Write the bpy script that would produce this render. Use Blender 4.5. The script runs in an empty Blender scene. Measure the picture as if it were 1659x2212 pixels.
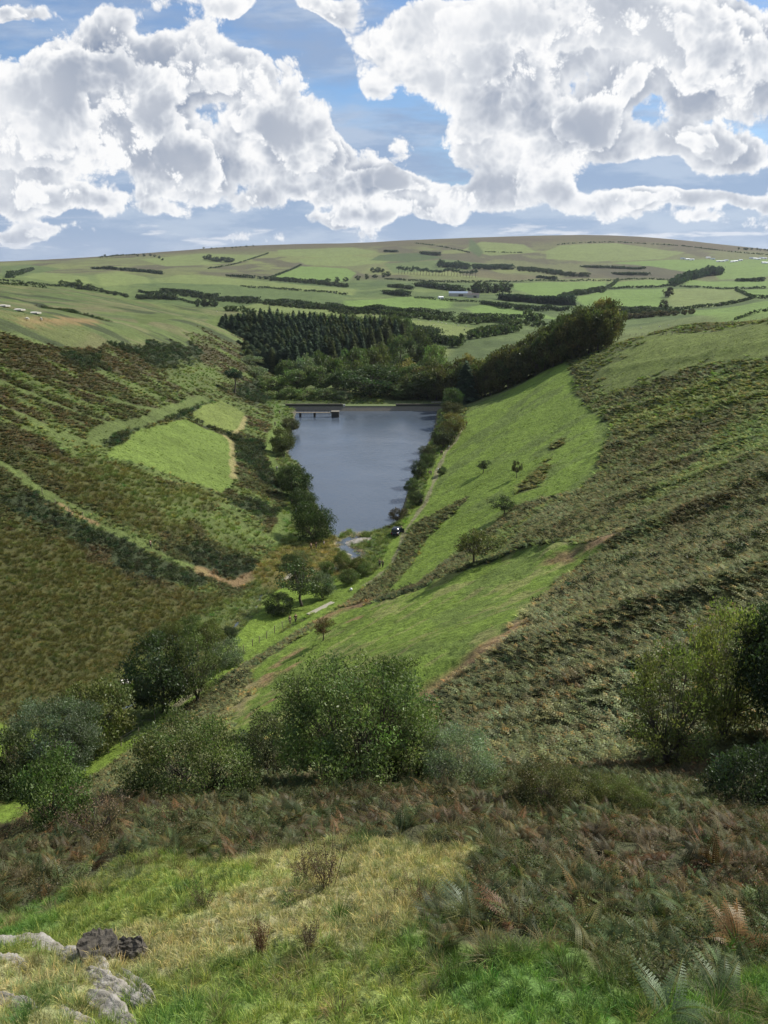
import bpy, math, random
import numpy as np
R = math.radians
W0, H0, F0 = 1659.0, 2212.0, 1722.0     # the photograph's frame used for measuring bearings
PITCH = R(17.6)
EYE = np.array([0.0, 0.0, 65.0])

# ------------------------------------------------------------------ camera
scene = bpy.context.scene
cam_d = bpy.data.cameras.new('camera'); cam = bpy.data.objects.new('camera', cam_d)
scene.collection.objects.link(cam); scene.camera = cam
cam.location = EYE; cam.rotation_euler = (math.pi/2 - PITCH, 0, 0)
cam_d.sensor_fit = 'VERTICAL'; cam_d.angle = 2*math.atan(H0/2/F0)
cam_d.clip_start = 0.1; cam_d.clip_end = 30000
scene.cycles.max_bounces = 4; scene.cycles.diffuse_bounces = 2; scene.cycles.glossy_bounces = 2; scene.cycles.transparent_max_bounces = 8
scene.render.resolution_x = 768; scene.render.resolution_y = 1024

# ------------------------------------------------------------------ light
SUN_AZ, SUN_EL = R(58), R(41)            # azimuth clockwise from +Y (the view), elevation
SD = np.array([math.sin(SUN_AZ)*math.cos(SUN_EL), math.cos(SUN_AZ)*math.cos(SUN_EL), math.sin(SUN_EL)])
sun_d = bpy.data.lights.new('sun', 'SUN'); sun = bpy.data.objects.new('sun', sun_d)
scene.collection.objects.link(sun)
sun_d.energy = 5.0; sun_d.angle = R(0.5); sun_d.color = (1.0, 0.95, 0.87)
sun.rotation_euler = (math.pi/2 - SUN_EL, 0, math.pi - SUN_AZ)
scene.view_settings.view_transform = 'Standard'; scene.view_settings.look = 'None'
scene.view_settings.exposure = 0.42; scene.view_settings.gamma = 1.0
# ------------------------------------------------------------------ sky
world = bpy.data.worlds.new('World'); scene.world = world; world.use_nodes = True
CLOUDS = [ (120,505,150,22,.4),(560,500,90,18,.35),(880,455,120,22,.35),(1560,470,140,20,.4),(740,330,60,50,.25), (1330,455,120,20,.35),(760,470,120,18,.35),(300,470,110,22,.4),(1000,470,100,16,.3),  # bearing px (u, v), half width, half height, weight: cumulus banks (+) and open blue (-)
 (150,230,210,120,.95),(400,150,260,75,.85),(330,330,150,110,.75),(60,330,120,130,.7),(610,265,110,75,.75),(650,330,95,60,.7),(470,370,70,50,.45),
 (1010,130,230,110,.95),(1180,280,200,90,.95),(1290,300,100,80,.6),(1010,400,260,30,.45),(1560,130,190,110,.8),(1540,320,150,50,.85),(1300,30,330,60,.8),
 (820,392,80,34,.8),(150,432,160,34,.7),(1500,428,220,22,.6),(20,500,70,28,.45),(490,8,70,24,.6),(680,8,70,26,.6),(550,440,60,26,.45),(30,30,90,20,.5),(1050,440,240,22,.35),(960,60,150,60,.35),(250,60,120,40,.4),(1580,90,150,90,.25),(1250,430,160,20,.35),(700,420,90,24,.4),
 (610,60,110,40,-.9),(730,150,60,60,-.7),(770,270,60,60,-.75),(10,95,60,30,-.9),(1440,195,50,60,-.15),(1360,170,60,70,.7),(1010,280,60,40,.3),(1180,120,140,90,.4),(350,250,60,50,.6),(1400,390,100,25,-.6),(380,260,60,40,-.35),(330,60,60,25,-.35),(560,30,60,40,-.5)]
def build_world():
    nt = world.node_tree; N = nt.nodes; Lk = nt.links; bg = N['Background']; bg.inputs['Strength'].default_value = .10
    def M(op, a, b=None, c=None, clamp=False):
        n = N.new('ShaderNodeMath'); n.operation = op; n.use_clamp = clamp
        for i, q in enumerate((a, b, c)):
            if q is None: continue
            if isinstance(q, (int, float)): n.inputs[i].default_value = q
            else: Lk.new(q, n.inputs[i])
        return n.outputs[0]
    def VM(op, a, b=None, out=0):
        n = N.new('ShaderNodeVectorMath'); n.operation = op
        for i, q in enumerate((a, b)):
            if q is None: continue
            if isinstance(q, (tuple, list)): n.inputs[i].default_value = q
            else: Lk.new(q, n.inputs[i])
        return n.outputs[out]
    def SS(a, b, x):
        n = N.new('ShaderNodeMapRange'); n.interpolation_type = 'SMOOTHSTEP'; n.inputs['From Min'].default_value = a; n.inputs['From Max'].default_value = b
        Lk.new(x, n.inputs['Value']); return n.outputs[0]
    def MIX(f, a, b):
        n = N.new('ShaderNodeMix'); n.data_type = 'RGBA'
        for i, q in ((0, f), (6, a), (7, b)):
            if isinstance(q, (int, float)): n.inputs[i].default_value = q
            elif isinstance(q, tuple): n.inputs[i].default_value = q + (1,)
            else: Lk.new(q, n.inputs[i])
        return n.outputs[2]
    def NOISE(v, sc, det, rough=.55, lac=2.0):
        n = N.new('ShaderNodeTexNoise'); n.noise_dimensions = '2D'; n.inputs['Scale'].default_value = sc; n.inputs['Detail'].default_value = det; n.inputs['Roughness'].default_value = rough; n.inputs['Lacunarity'].default_value = lac
        Lk.new(v, n.inputs['Vector']); return n
    def PUFF(v, sc, sm=.6):
        n = N.new('ShaderNodeTexVoronoi'); n.voronoi_dimensions = '2D'; n.feature = 'SMOOTH_F1'; n.inputs['Scale'].default_value = sc; n.inputs['Smoothness'].default_value = sm; n.inputs['Detail'].default_value = 0
        Lk.new(v, n.inputs['Vector']); return n.outputs['Distance']
    geo = N.new('ShaderNodeTexCoord'); sep = N.new('ShaderNodeSeparateXYZ'); Lk.new(geo.outputs['Generated'], sep.inputs[0])
    X, Y, Z = sep.outputs; den = M('MAXIMUM', M('ABSOLUTE', Y), .2)
    px = M('DIVIDE', X, den); pz = M('DIVIDE', Z, den)
    cmb = N.new('ShaderNodeCombineXYZ'); Lk.new(px, cmb.inputs[0]); Lk.new(pz, cmb.inputs[1]); P0 = cmb.outputs[0]
    # the banks, in view-free sky bearings (x/y, z/y)
    def bearing(u, v):
        c, s = math.cos(R(17.6)), math.sin(R(17.6)); a = (u-829.5)/1722; b = (1106-v)/1722
        y = c + b*s; return a/y, (-s + b*c)/y
    def scaled(v, k):
        q = VM('SCALE', v); q.node.inputs['Scale'].default_value = k; return q
    def warp(Pv, sc, det, amt):
        w = NOISE(Pv, sc, det, .55); return VM('ADD', Pv, scaled(VM('SUBTRACT', w.outputs['Color'], (.5,.5,.5)), amt))
    Pw = warp(P0, 9.0, 2, .05)
    B = None
    for (u, v, hw, hh, wt) in CLOUDS:
        cx, cz = bearing(u, v); ex, ez = bearing(u+hw, v-hh); sx, sz = 1/abs(ex-cx), 1/abs(ez-cz)
        q = N.new('ShaderNodeVectorMath'); q.operation = 'MULTIPLY_ADD'; Lk.new(Pw, q.inputs[0]); q.inputs[1].default_value = (sx, sz, 0); q.inputs[2].default_value = (-cx*sx, -cz*sz, 0)
        l = VM('LENGTH', q.outputs[0], None, 'Value'); g = SS(1.45, 0.15, l)
        B = M('MULTIPLY', g, wt) if B is None else M('MULTIPLY_ADD', g, wt, B)
    def bill(Pv, det=3.0):
        n = N.new('ShaderNodeTexVoronoi'); n.voronoi_dimensions = '2D'; n.feature = 'F1'; n.normalize = True
        n.inputs['Scale'].default_value = 13.0; n.inputs['Detail'].default_value = det; n.inputs['Roughness'].default_value = .64; n.inputs['Lacunarity'].default_value = 2.25
        Lk.new(Pv, n.inputs['Vector']); d = n.outputs['Distance']; return M('SUBTRACT', .30, d)
    def fb(Pv, det): return M('SUBTRACT', NOISE(Pv, 7.0, det, .52).outputs[0], .5)
    Pq = warp(warp(P0, 60.0, 3, .005), 14.0, 2, .026)
    tone = NOISE(Pw, 5.0, 3, .5).outputs[0]
    layers = []; B = M('SUBTRACT', B, M('MULTIPLY', SS(.075, .03, pz), .20))
    for (thr, off, wf, wb, dk) in ((.06, (0, 0, 0), 1.7, 1.3, .95), (.34, (3.1, 1.7, 0), 2.3, 1.7, .8), (.62, (7.3, 5.2, 0), 2.7, 2.0, .7)):
        Pf = VM('ADD', P0, off); b0 = bill(VM('ADD', Pq, off), 4.0); f0 = fb(Pf, 7)
        D = M('SUBTRACT', M('MULTIPLY_ADD', b0, wb, M('MULTIPLY_ADD', f0, wf, B)), thr)
        al = SS(0.0, (.17 if thr < .1 else .20), D)
        up = fb(VM('ADD', Pf, (.005, .018, 0)), 5); bu = bill(VM('ADD', VM('ADD', Pq, off), (.002, .007, 0)), 3.0)
        Du = M('SUBTRACT', M('MULTIPLY_ADD', bu, wb*1.2, M('MULTIPLY_ADD', up, wf, B)), thr)
        shade = SS(-.10, .85, Du)
        br = M('SUBTRACT', 1.04, M('MULTIPLY', shade, M('MULTIPLY_ADD', tone, 1.55*dk, -.10)))
        layers.append((al, br))
    alpha = layers[0][0]; br = layers[0][1]
    for al, b2 in layers[1:]:
        d_ = M('SUBTRACT', b2, br); br = M('MULTIPLY_ADD', d_, al, br); alpha = M('MAXIMUM', alpha, al)
    br = M('MAXIMUM', M('MINIMUM', br, 1.0), 0.0)
    ramp = N.new('ShaderNodeValToRGB'); Lk.new(br, ramp.inputs[0]); e = ramp.color_ramp.elements
    e[0].position = 0; e[0].color = (.20,.26,.39,1); e[1].position = 1; e[1].color = (.99,.99,.99,1)
    for p, c in ((.30,(.33,.385,.49,1)), (.55,(.49,.53,.61,1)), (.78,(.71,.74,.79,1)), (.92,(.90,.91,.93,1))): q = e.new(p); q.color = c
    cl = scaled(ramp.outputs[0], 7.5)
    # clear blue, veils and the grey-blue bank low down
    sky = N.new('ShaderNodeTexSky'); sky.sky_type = 'NISHITA'; sky.sun_disc = False; sky.sun_elevation = SUN_EL; sky.sun_rotation = SUN_AZ; sky.air_density = 1.0; sky.dust_density = .4; sky.ozone_density = 3.0
    blue = VM('MULTIPLY', sky.outputs[0], (.66,.79,.93))
    st = N.new('ShaderNodeVectorMath'); st.operation = 'MULTIPLY'; Lk.new(P0, st.inputs[0]); st.inputs[1].default_value = (1, 4.5, 1)
    sn = NOISE(st.outputs[0], 4.5, 7, .6).outputs[0]
    low = SS(.20, .03, pz)                                         # 1 near the horizon
    veil = M('MULTIPLY', SS(.30, .62, M('MULTIPLY_ADD', low, .30, M('MULTIPLY_ADD', sn, .8, .05))), .92)
    vb = M('MULTIPLY_ADD', SS(.40, .66, NOISE(st.outputs[0], 7.0, 6, .6).outputs[0]), .55, M('MULTIPLY', SS(.03,.0,pz), .04))
    vc = MIX(vb, (2.35,3.15,4.6), (4.5,5.1,6.0))
    base = MIX(veil, blue, vc)
    full = MIX(alpha, base, cl)
    # far cumulus strips just over the skyline
    s2 = N.new('ShaderNodeVectorMath'); s2.operation = 'MULTIPLY'; Lk.new(P0, s2.inputs[0]); s2.inputs[1].default_value = (1, 7.0, 1)
    strip = M('MULTIPLY', SS(.56, .68, NOISE(s2.outputs[0], 8.0, 6, .6).outputs[0]), SS(.035, .012, M('ABSOLUTE', M('SUBTRACT', pz, .018))))
    full = MIX(M('MULTIPLY', strip, .8), full, (6.0,6.2,6.6))
    below = SS(-.002, -.02, pz); full = MIX(below, full, (1.4,1.5,1.2))
    Lk.new(full, bg.inputs[0])
    world.cycles.sampling_method = 'MANUAL'; world.cycles.sample_map_resolution = 512
build_world()
# ------------------------------------------------------------------ terrain heights
def ray(u, v):
    c, s = math.cos(PITCH), math.sin(PITCH)
    a = (u - W0/2)/F0; b = (H0/2 - v)/F0
    return np.array([a, c + b*s, -s + b*c])
def at_y(u, v, Y):
    d = ray(u, v); k = Y/d[1]; return EYE + d*k
XR = np.array([(30,-62,16),(60,-50,12),(71,-41,10),(81,-32,9),(97,-27,8),(122,-14,6),(149,-2.7,4),(161,2,4),(178,4.5,3.5),(196,9,3.5),(218,13.2,3.5),(261,20,3.5),(345,34.5,3.5),(420,42,3.5)])
XL = np.array([(30,-75,16),(60,-62,12),(80,-46,9),(102,-38,7),(141,-26,3.5),(173,-23.5,3),(206,-26,3),(247,-33.5,3),(326,-45,3),(350,-52,3),(450,-56,3)])
def near_model(x, y):
    zr = np.interp(y, XR[:,0], XR[:,2]) + .42*(x - np.interp(y, XR[:,0], XR[:,1]))
    zl = np.interp(y, XL[:,0], XL[:,2]) + .50*(np.interp(y, XL[:,0], XL[:,1]) - x)
    return np.maximum(np.maximum(zr, zl), np.interp(y, XR[:,0], XR[:,2]) - .5)
def solve(u, v, side=0):
    d = ray(u, v); k = 20.0
    while k < 900:
        p = EYE + d*k
        if p[2] <= near_model(p[0], p[1]): return p
        k += .5
    return EYE + d*900
def build_controls():
    C = []
    def far(u, v, Y): C.append(at_y(u, v, Y))
    for u, v0, v1 in [(-250,700,1500),(0,700,1640),(130,702,1620),(260,706,1440),(380,708,1380),(480,708,1280),(560,760,1140)]:
        n = max(3, int((v1-v0)/110))
        for v in np.linspace(v0, v1, n): C.append(solve(u, v))
    for u, v0, v1 in [(1020,872,1380),(1110,832,1420),(1200,782,1470),(1330,724,1500),(1500,700,1500),(1659,690,1480),(1900,690,1450)]:
        for v in np.linspace(v0, v1, 8): C.append(solve(u, v))
    for u, v in [(900,1240),(900,1340),(800,1310),(760,1380),(700,1450),(620,1500),(540,1540),(850,1420)]: C.append(solve(u, v))
    # valley floor and banks
    for y, x, z in XR[2:-1]: C.append(np.array([x, y, z]))
    for y, x, z in XL[2:-2]: C.append(np.array([x, y, z]))
    C += [np.array(p, float) for p in [(-12,360,3),(-15,300,1.5),(-5,230,1.5),(-5,200,1),(-15,160,2.5),(-22,135,4),(-32,105,6.2),
          (-8,385,-9),(20,385,-6),(-40,385,-5)]]
    # the spur the camera stands on
    for a in (-60,-38,-22,0,22,38,60):
        ar = R(a); k = 1/max(math.cos(ar), .6)
        for r in (.8, 3, 6, 10, 16):
            z = 62.0 - .55*r*math.cos(ar*.9) - (.05*r*max(0,-math.sin(ar)))
            C.append(np.array([r*math.sin(ar), r*math.cos(ar), z]))
    for a in (120,180,240):
        for r in (1, 6, 30, 200): C.append(np.array([r*math.sin(R(a)), r*math.cos(R(a)), 62.0+.25*r*.6]))
    C += [at_y(830,1672,29), at_y(830,1640,40), at_y(1300,1625,28), at_y(1659,1620,24),
          at_y(600,1705,30), at_y(600,1680,43), 
          at_y(300,1745,24), at_y(300,1735,42), at_y(0,1800,18), at_y(0,1830,35), at_y(-200,1900,30), at_y(1900,1700,22), at_y(0,1850,50)]
    # beyond: left plateau
    for u, v, Y in [(-300,640,400),(0,660,300),(0,610,640),(130,672,420),(130,622,700),(260,680,480),(270,645,760),(400,690,560),(400,662,760),(500,672,760),
                    # hidden dip behind its edge
                    (0,640,1000),(150,650,1050),(300,670,1050),(-300,640,1000),
                    # middle ground fields
                    (560,690,700),(660,690,760),(830,690,800),(1000,715,760),(1000,740,640),(830,780,560),(660,790,540),(520,740,600),(660,738,640),(830,748,640),
                    (700,655,1150),(830,660,1150),(1000,668,1100),(1150,672,1050),(1300,690,900),(1450,690,760),(1659,668,600),(1900,660,560),
                    (1100,700,800),(1200,740,620),(1330,760,480),(1450,730,450),(1659,700,300),(1500,712,340),
                    (300,640,1350),(450,640,1400),(600,640,1450),(830,640,1400),(1000,645,1350),(1150,645,1350),(1300,660,1250),(1450,655,1200),(1659,650,1050),(1900,645,1000),
                    (0,600,1500),(150,608,1500),(300,612,1700),(450,608,1850),(600,606,2000),(830,608,2000),(1000,615,1900),(1200,608,2000),(1400,610,1900),(1659,610,1700),(-300,600,1500),(1900,605,1700),
                    (0,585,2300),(150,584,2300),(300,576,2500),(450,572,2700),(600,570,2800),(830,570,2800),(1000,580,2600),(1200,576,2700),(1400,580,2500),(1659,575,2300),(-300,586,2300),(1900,575,2300),
                    (0,566,4200),(130,566,4200),(220,556,4000),(350,544,3900),(500,533,4000),(650,527,4100),(780,525,4100),(850,520,4000),(1000,514,4000),(1150,509,4000),(1300,508,3900),
                    (1420,514,3800),(1520,524,3700),(1600,533,3600),(1659,539,3600),(1900,560,3600),(-300,572,4200)]: far(u, v, Y)
    for u in (-300,0,400,800,1200,1659,1900):
        p = at_y(u, 580, 6500); C.append(p)
    for a in (90,150,210,270):
        for r in (1000, 6000): C.append(np.array([r*math.sin(R(a)), r*math.cos(R(a)), 70.0]))
    return np.array(C)
def polar(x, y):
    r = np.hypot(x, y); th = np.arctan2(x, y)
    return th, r
def feat(th, r): return np.stack([th*1.3, np.log(r + 1.0)], -1)
def tps_fit(C):
    th, r = polar(C[:,0], C[:,1]); X = feat(th, r); t = (C[:,2] - EYE[2])/(r + 2.0)
    n = len(X); d2 = ((X[:,None]-X[None])**2).sum(-1)
    K = .5*d2*np.log(d2 + 1e-12) + np.diag(np.where((r > 18)&(r < 135), .02, 1e-3))
    Pm = np.hstack([np.ones((n,1)), X]); A = np.zeros((n+3,n+3)); A[:n,:n]=K; A[:n,n:]=Pm; A[n:,:n]=Pm.T
    return X, np.linalg.solve(A, np.r_[t, 0,0,0])
def tps_eval(X, w, th, r):
    Q = feat(th, r).reshape(-1, 2); out = np.empty(len(Q))
    for i in range(0, len(Q), 20000):
        q = Q[i:i+20000]; d2 = ((q[:,None]-X[None])**2).sum(-1)
        out[i:i+20000] = (.5*d2*np.log(d2 + 1e-12))@w[:-3] + w[-3] + q@w[-2:]
    return out.reshape(np.shape(r))*(r + 2.0) + EYE[2]
# value noise
def _h(i, j, s):
    n = (i*374761393 + j*668265263 + s*974711) & 0x7fffffff
    n = (n ^ (n >> 13))*1274126177 & 0x7fffffff
    return ((n ^ (n >> 16)) & 0xffff)/65535.0
def vnoise(x, y, s=0):
    i = np.floor(x).astype(np.int64); j = np.floor(y).astype(np.int64); fx = x-i; fy = y-j
    fx = fx*fx*(3-2*fx); fy = fy*fy*(3-2*fy)
    return (_h(i,j,s)*(1-fx)+_h(i+1,j,s)*fx)*(1-fy) + (_h(i,j+1,s)*(1-fx)+_h(i+1,j+1,s)*fx)*fy
def fbm(x, y, s=0, o=4):
    a, t, n = .5, 0, 0
    for k in range(o):
        t = t + a*vnoise(x*2**k + k*17.3, y*2**k - k*9.1, s+k); n += a; a *= .5
    return t/n
def sst(a, b, x): t = np.clip((x-a)/(b-a), 0, 1); return t*t*(3-2*t)

# terrain grid: polar around the viewpoint, every direction, out to the skyline
dth = np.linspace(-36, 36, 860)
side = np.array([-180,-165,-150,-135,-120,-105,-90,-78,-68,-60,-53,-48,-44,-41,-39,-37.5])
TH = np.radians(np.concatenate([side, dth, -side[::-1][:-1], [180.0]]))
def rrow():
    seg = [(.4,3,40),(3,20,330),(20,60,200),(60,420,560),(420,1200,220),(1200,4400,230),(4400,9000,14)]
    out = []
    for a, b, n in seg: out.append(np.geomspace(a, b, n, endpoint=False))
    return np.concatenate(out + [np.array([9000.0, 14000.0])])
RR = rrow()
Xc, Wc = tps_fit(build_controls())
sub_r = np.geomspace(.4, 14000, 420); sub_t = np.radians(np.concatenate([np.linspace(-180,-40,36)[:-1], np.linspace(-40,40,170), np.linspace(40,180,36)[1:]]))
ST, SR = np.meshgrid(sub_t, sub_r, indexing='xy')
SZ = tps_eval(Xc, Wc, ST, SR)
if True:   # far ground never rises above what the photo shows behind the skyline
    fo = sst(4300, 5200, SR); SZ = SZ*(1-fo) + fo*np.minimum(SZ, 40.0)
def base_z(x, y):
    th, r = polar(x, y); r = np.clip(r, .4, 13999)
    fi = np.interp(np.log(r), np.log(sub_r), np.arange(len(sub_r))); fj = np.interp(th, sub_t, np.arange(len(sub_t)))
    i = np.minimum(fi.astype(int), len(sub_r)-2); j = np.minimum(fj.astype(int), len(sub_t)-2); a = fi-i; b = fj-j
    return (SZ[i,j]*(1-a)*(1-b)+SZ[i+1,j]*a*(1-b)+SZ[i,j+1]*(1-a)*b+SZ[i+1,j+1]*a*b)
def seg_dist(x, y, poly, closed=False):
    P = np.asarray(poly, float); d = np.full(np.shape(x), 1e9)
    n = len(P)
    for k in range(n if closed else n-1):
        a = P[k]; b = P[(k+1) % n]; e = b-a; L = max(e@e, 1e-9)
        t = np.clip(((x-a[0])*e[0]+(y-a[1])*e[1])/L, 0, 1)
        d = np.minimum(d, np.hypot(x-a[0]-t*e[0], y-a[1]-t*e[1]))
    return d
def inside(x, y, poly):
    P = np.asarray(poly, float); c = np.zeros(np.shape(x), bool); n = len(P)
    for k in range(n):
        x1, y1 = P[k]; x2, y2 = P[(k+1) % n]
        if y1 == y2: continue
        m = ((y1 > y) != (y2 > y)) & (x < (x2-x1)*(y-y1)/(y2-y1) + x1); c ^= m
    return c
def sdf(x, y, poly):       # negative inside; only evaluated near the polygon
    P = np.asarray(poly, float); out = np.full(np.shape(x), 1e9)
    ext = max(np.ptp(P[:,0]), np.ptp(P[:,1]))*.35 + 5
    m = (x > P[:,0].min()-ext) & (x < P[:,0].max()+ext) & (y > P[:,1].min()-ext) & (y < P[:,1].max()+ext)
    if m.any():
        d = seg_dist(x[m], y[m], P, True); out[m] = np.where(inside(x[m], y[m], P), -d, d)
    return out
def lvl(u, v, z=0.0):
    d = ray(u, v); k = (z-EYE[2])/d[2]; p = EYE + d*k; return p[:2]
SHORE = [lvl(*p) for p in [(722,1168),(700,1120),(668,1065),(648,1005),(622,990),(625,950),(636,905),(640,884),(945,884),(938,930),(912,985),(888,1040),(874,1085),(862,1120),(846,1146),(805,1156),(775,1158),(750,1150)]]
STREAM = [lvl(780,1155), lvl(765,1168), lvl(735,1178,.3), lvl(745,1195,.6), lvl(775,1205,.8), lvl(760,1228,1.2), lvl(700,1240,1.6), lvl(600,1262,2.4), lvl(562,1283,3), lvl(555,1310,3.2), lvl(535,1335,3.6), lvl(470,1390,4.6), lvl(370,1470,6.0), lvl(265,1530,7), lvl(100,1640,8.2), lvl(-120,1760,9)]
BANKS = []
def ground_z(x, y):
    x = np.asarray(x, float); y = np.asarray(y, float)
    z = base_z(x, y); r = np.hypot(x, y)
    # natural unevenness growing with distance
    amp = np.clip(r*.012, .04, 14)*sst(3, 30, r)
    z = z + (fbm(x/(14+r*.03), y/(14+r*.03), 3, 4)-.5)*amp*.55*(1-.7*sst(2500,3600,r))
    z = z + (fbm(x*.8, y*.8, 31, 3)-.5)*.35*(1-sst(250,450,r))*sst(2,9,r)
    z = z + (fbm(x*1.3, y*1.3, 41, 3)-.5)*.42*(1-sst(14,40,r))*sst(1,3,r)
    # small banks and terracettes on the right-hand slope
    mb = (r > 28) & (r < 330) & (x > -10)
    if mb.any() and BANKS:
        xx, yy = x[mb], y[mb]; add = np.zeros(xx.shape)
        for G_, hgt, wd in BANKS: dd = seg_dist(xx, yy, G_) + (fbm(xx/4, yy/4, 77, 3)-.5)*3.0; add = np.maximum(add, hgt*.6*np.exp(-(dd/wd)**2)*(.4+1.2*fbm(xx/7, yy/7, 79, 2)))
        z[mb] += add + (fbm((xx*.45+yy*.9)/26, (xx*.9-yy*.45)/5, 83, 4)-.5)*.6*sst(28, 60, r[mb])
    # stream and lake beds
    m = (y > 40) & (y < 420) & (abs(x) < 120)
    if m.any():
        xx, yy = x[m], y[m]; zz = z[m]
        dl = sdf(xx, yy, SHORE)
        zz = np.where(dl < 0, np.maximum(-4, dl*.35 - .05), np.maximum(zz, np.minimum(.08 + dl*.22, 2.0)))
        zz = np.where((dl >= 0) & (dl < 6), np.minimum(zz, .15 + dl*.9), zz)
        ds = seg_dist(xx, yy, STREAM)
        zz = np.where(dl > 0, zz - .45*(1-sst(.6, 2.6, ds)), zz)
        z[m] = zz
    return z
def P(u, v, kmax=9000.0, k0=2.0):     # the ground point a sight line meets
    d = ray(u, v); ks = np.geomspace(k0, kmax, 1500); pts = EYE + d*ks[:,None]
    g = pts[:,2] - base_z(pts[:,0], pts[:,1]); h = np.where(g < 0)[0]
    if not len(h): i = int(np.argmin(g)); return pts[i]
    i = h[0]
    if i == 0: return pts[0]
    a, b = g[i-1], g[i]; t = a/(a-b); k = ks[i-1]*(1-t)+ks[i]*t; return EYE + d*k
def PX(lst): return np.array([P(*p)[:2] for p in lst])

BANKS = [(PX(p), h_, w_) for p, h_, w_ in [
 ([(1060,1408),(1120,1395),(1200,1388),(1290,1350),(1400,1320),(1520,1296),(1659,1240),(1800,1190)], 1.5, 2.2), ([(1195,1196),(1300,1180),(1400,1148),(1540,1090),(1659,1040),(1800,990)], 1.7, 2.8),
 ([(1380,1035),(1440,1010),(1510,985),(1600,960)], 1.6, 2.4), ([(1340,1080),(1450,1052),(1560,1015),(1659,975)], 1.2, 2.4), ([(1310,800),(1450,780),(1659,740)], 1.0, 3.0), ([(1330,890),(1500,845),(1659,800)], 1.2, 3.0),
 ([(1250,1480),(1330,1462),(1440,1425),(1520,1410)], 1.0, 1.8), ([(1120,1560),(1220,1520),(1320,1500)], .9, 1.5), ([(940,1262),(1026,1230),(1105,1203),(1200,1180)], 1.3, 1.6), ([(1290,980),(1400,930),(1560,880),(1659,850)], 1.1, 2.6)]]
# ------------------------------------------------------------------ land cover, as ground coordinates
G_BRIGHT=(.130,.190,.030); G_MID=(.088,.116,.034); G_DULL=(.080,.110,.034); BROWN=(.060,.053,.027); HEATH=(.052,.058,.024)
TUSS=(.062,.064,.022); DRY=(.235,.150,.080); STRAW=(.26,.22,.10); GORSE=(.034,.044,.020); TRACK=(.22,.19,.125); MOOR=(.115,.098,.050)
F_BRIGHT=(.135,.195,.050); F_YEL=(.155,.180,.062); F_MID=(.092,.122,.042); F_DARK=(.060,.085,.030); BRKN=(.078,.084,.040)
TV = {}
xg = RR[:,None]*np.sin(TH)[None,:]; yg = RR[:,None]*np.cos(TH)[None,:]
class Cover:
    def __init__(s, x, y):
        s.x, s.y = x, y; s.r = np.hypot(x, y)
        s.col = np.zeros(x.shape + (3,)); s.veg = np.zeros(x.shape)      # veg: 0 short grass .. 1 tall bracken
        s.kind = np.zeros(x.shape, int)                                 # 1 bracken 2 tussock 3 gorse 4 foreground grass
        s.n1 = fbm(x/9, y/9, 5, 4); s.n2 = fbm(x/2.2, y/2.2, 9, 3); s.n3 = fbm(x/60, y/60, 13, 4); s.n4 = fbm(x/300, y/300, 17, 4)
        s.jag = (fbm(x/5, y/5, 23, 3)-.5)
    def mix(s, w, c, veg=None, kind=None):
        w = np.clip(w, 0, 1); s.col = s.col*(1-w[...,None]) + np.array(c)*w[...,None]
        if veg is not None: s.veg = s.veg*(1-w) + veg*w
        if kind is not None: s.kind = np.where(w > .5, kind, s.kind)
    def poly(s, name, c, veg=0., kind=0, soft=None, jag=1.0, w=1.0):
        P_ = GEO[name]; sc = max(np.ptp(P_[:,0]), np.ptp(P_[:,1]))
        sf = soft if soft else .5
        d = sdf(s.x, s.y, P_) + s.jag*jag*4
        s.mix(w*(1-sst(-sf, sf, d)), c, veg, kind)
    def line(s, name, width, c, veg=0., kind=0, jag=.5, w=1.0, soft=.35):
        P_ = GEO[name]; d = np.full(s.x.shape, 1e9)
        m = (s.x > P_[:,0].min()-width*3-5)&(s.x < P_[:,0].max()+width*3+5)&(s.y > P_[:,1].min()-width*3-5)&(s.y < P_[:,1].max()+width*3+5)
        if m.any(): d[m] = seg_dist(s.x[m], s.y[m], P_)
        d = d + s.jag*jag*3
        s.mix(w*(1-sst(width/2*(1-soft), width/2*(1+soft), d)), c, veg, kind)
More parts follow.
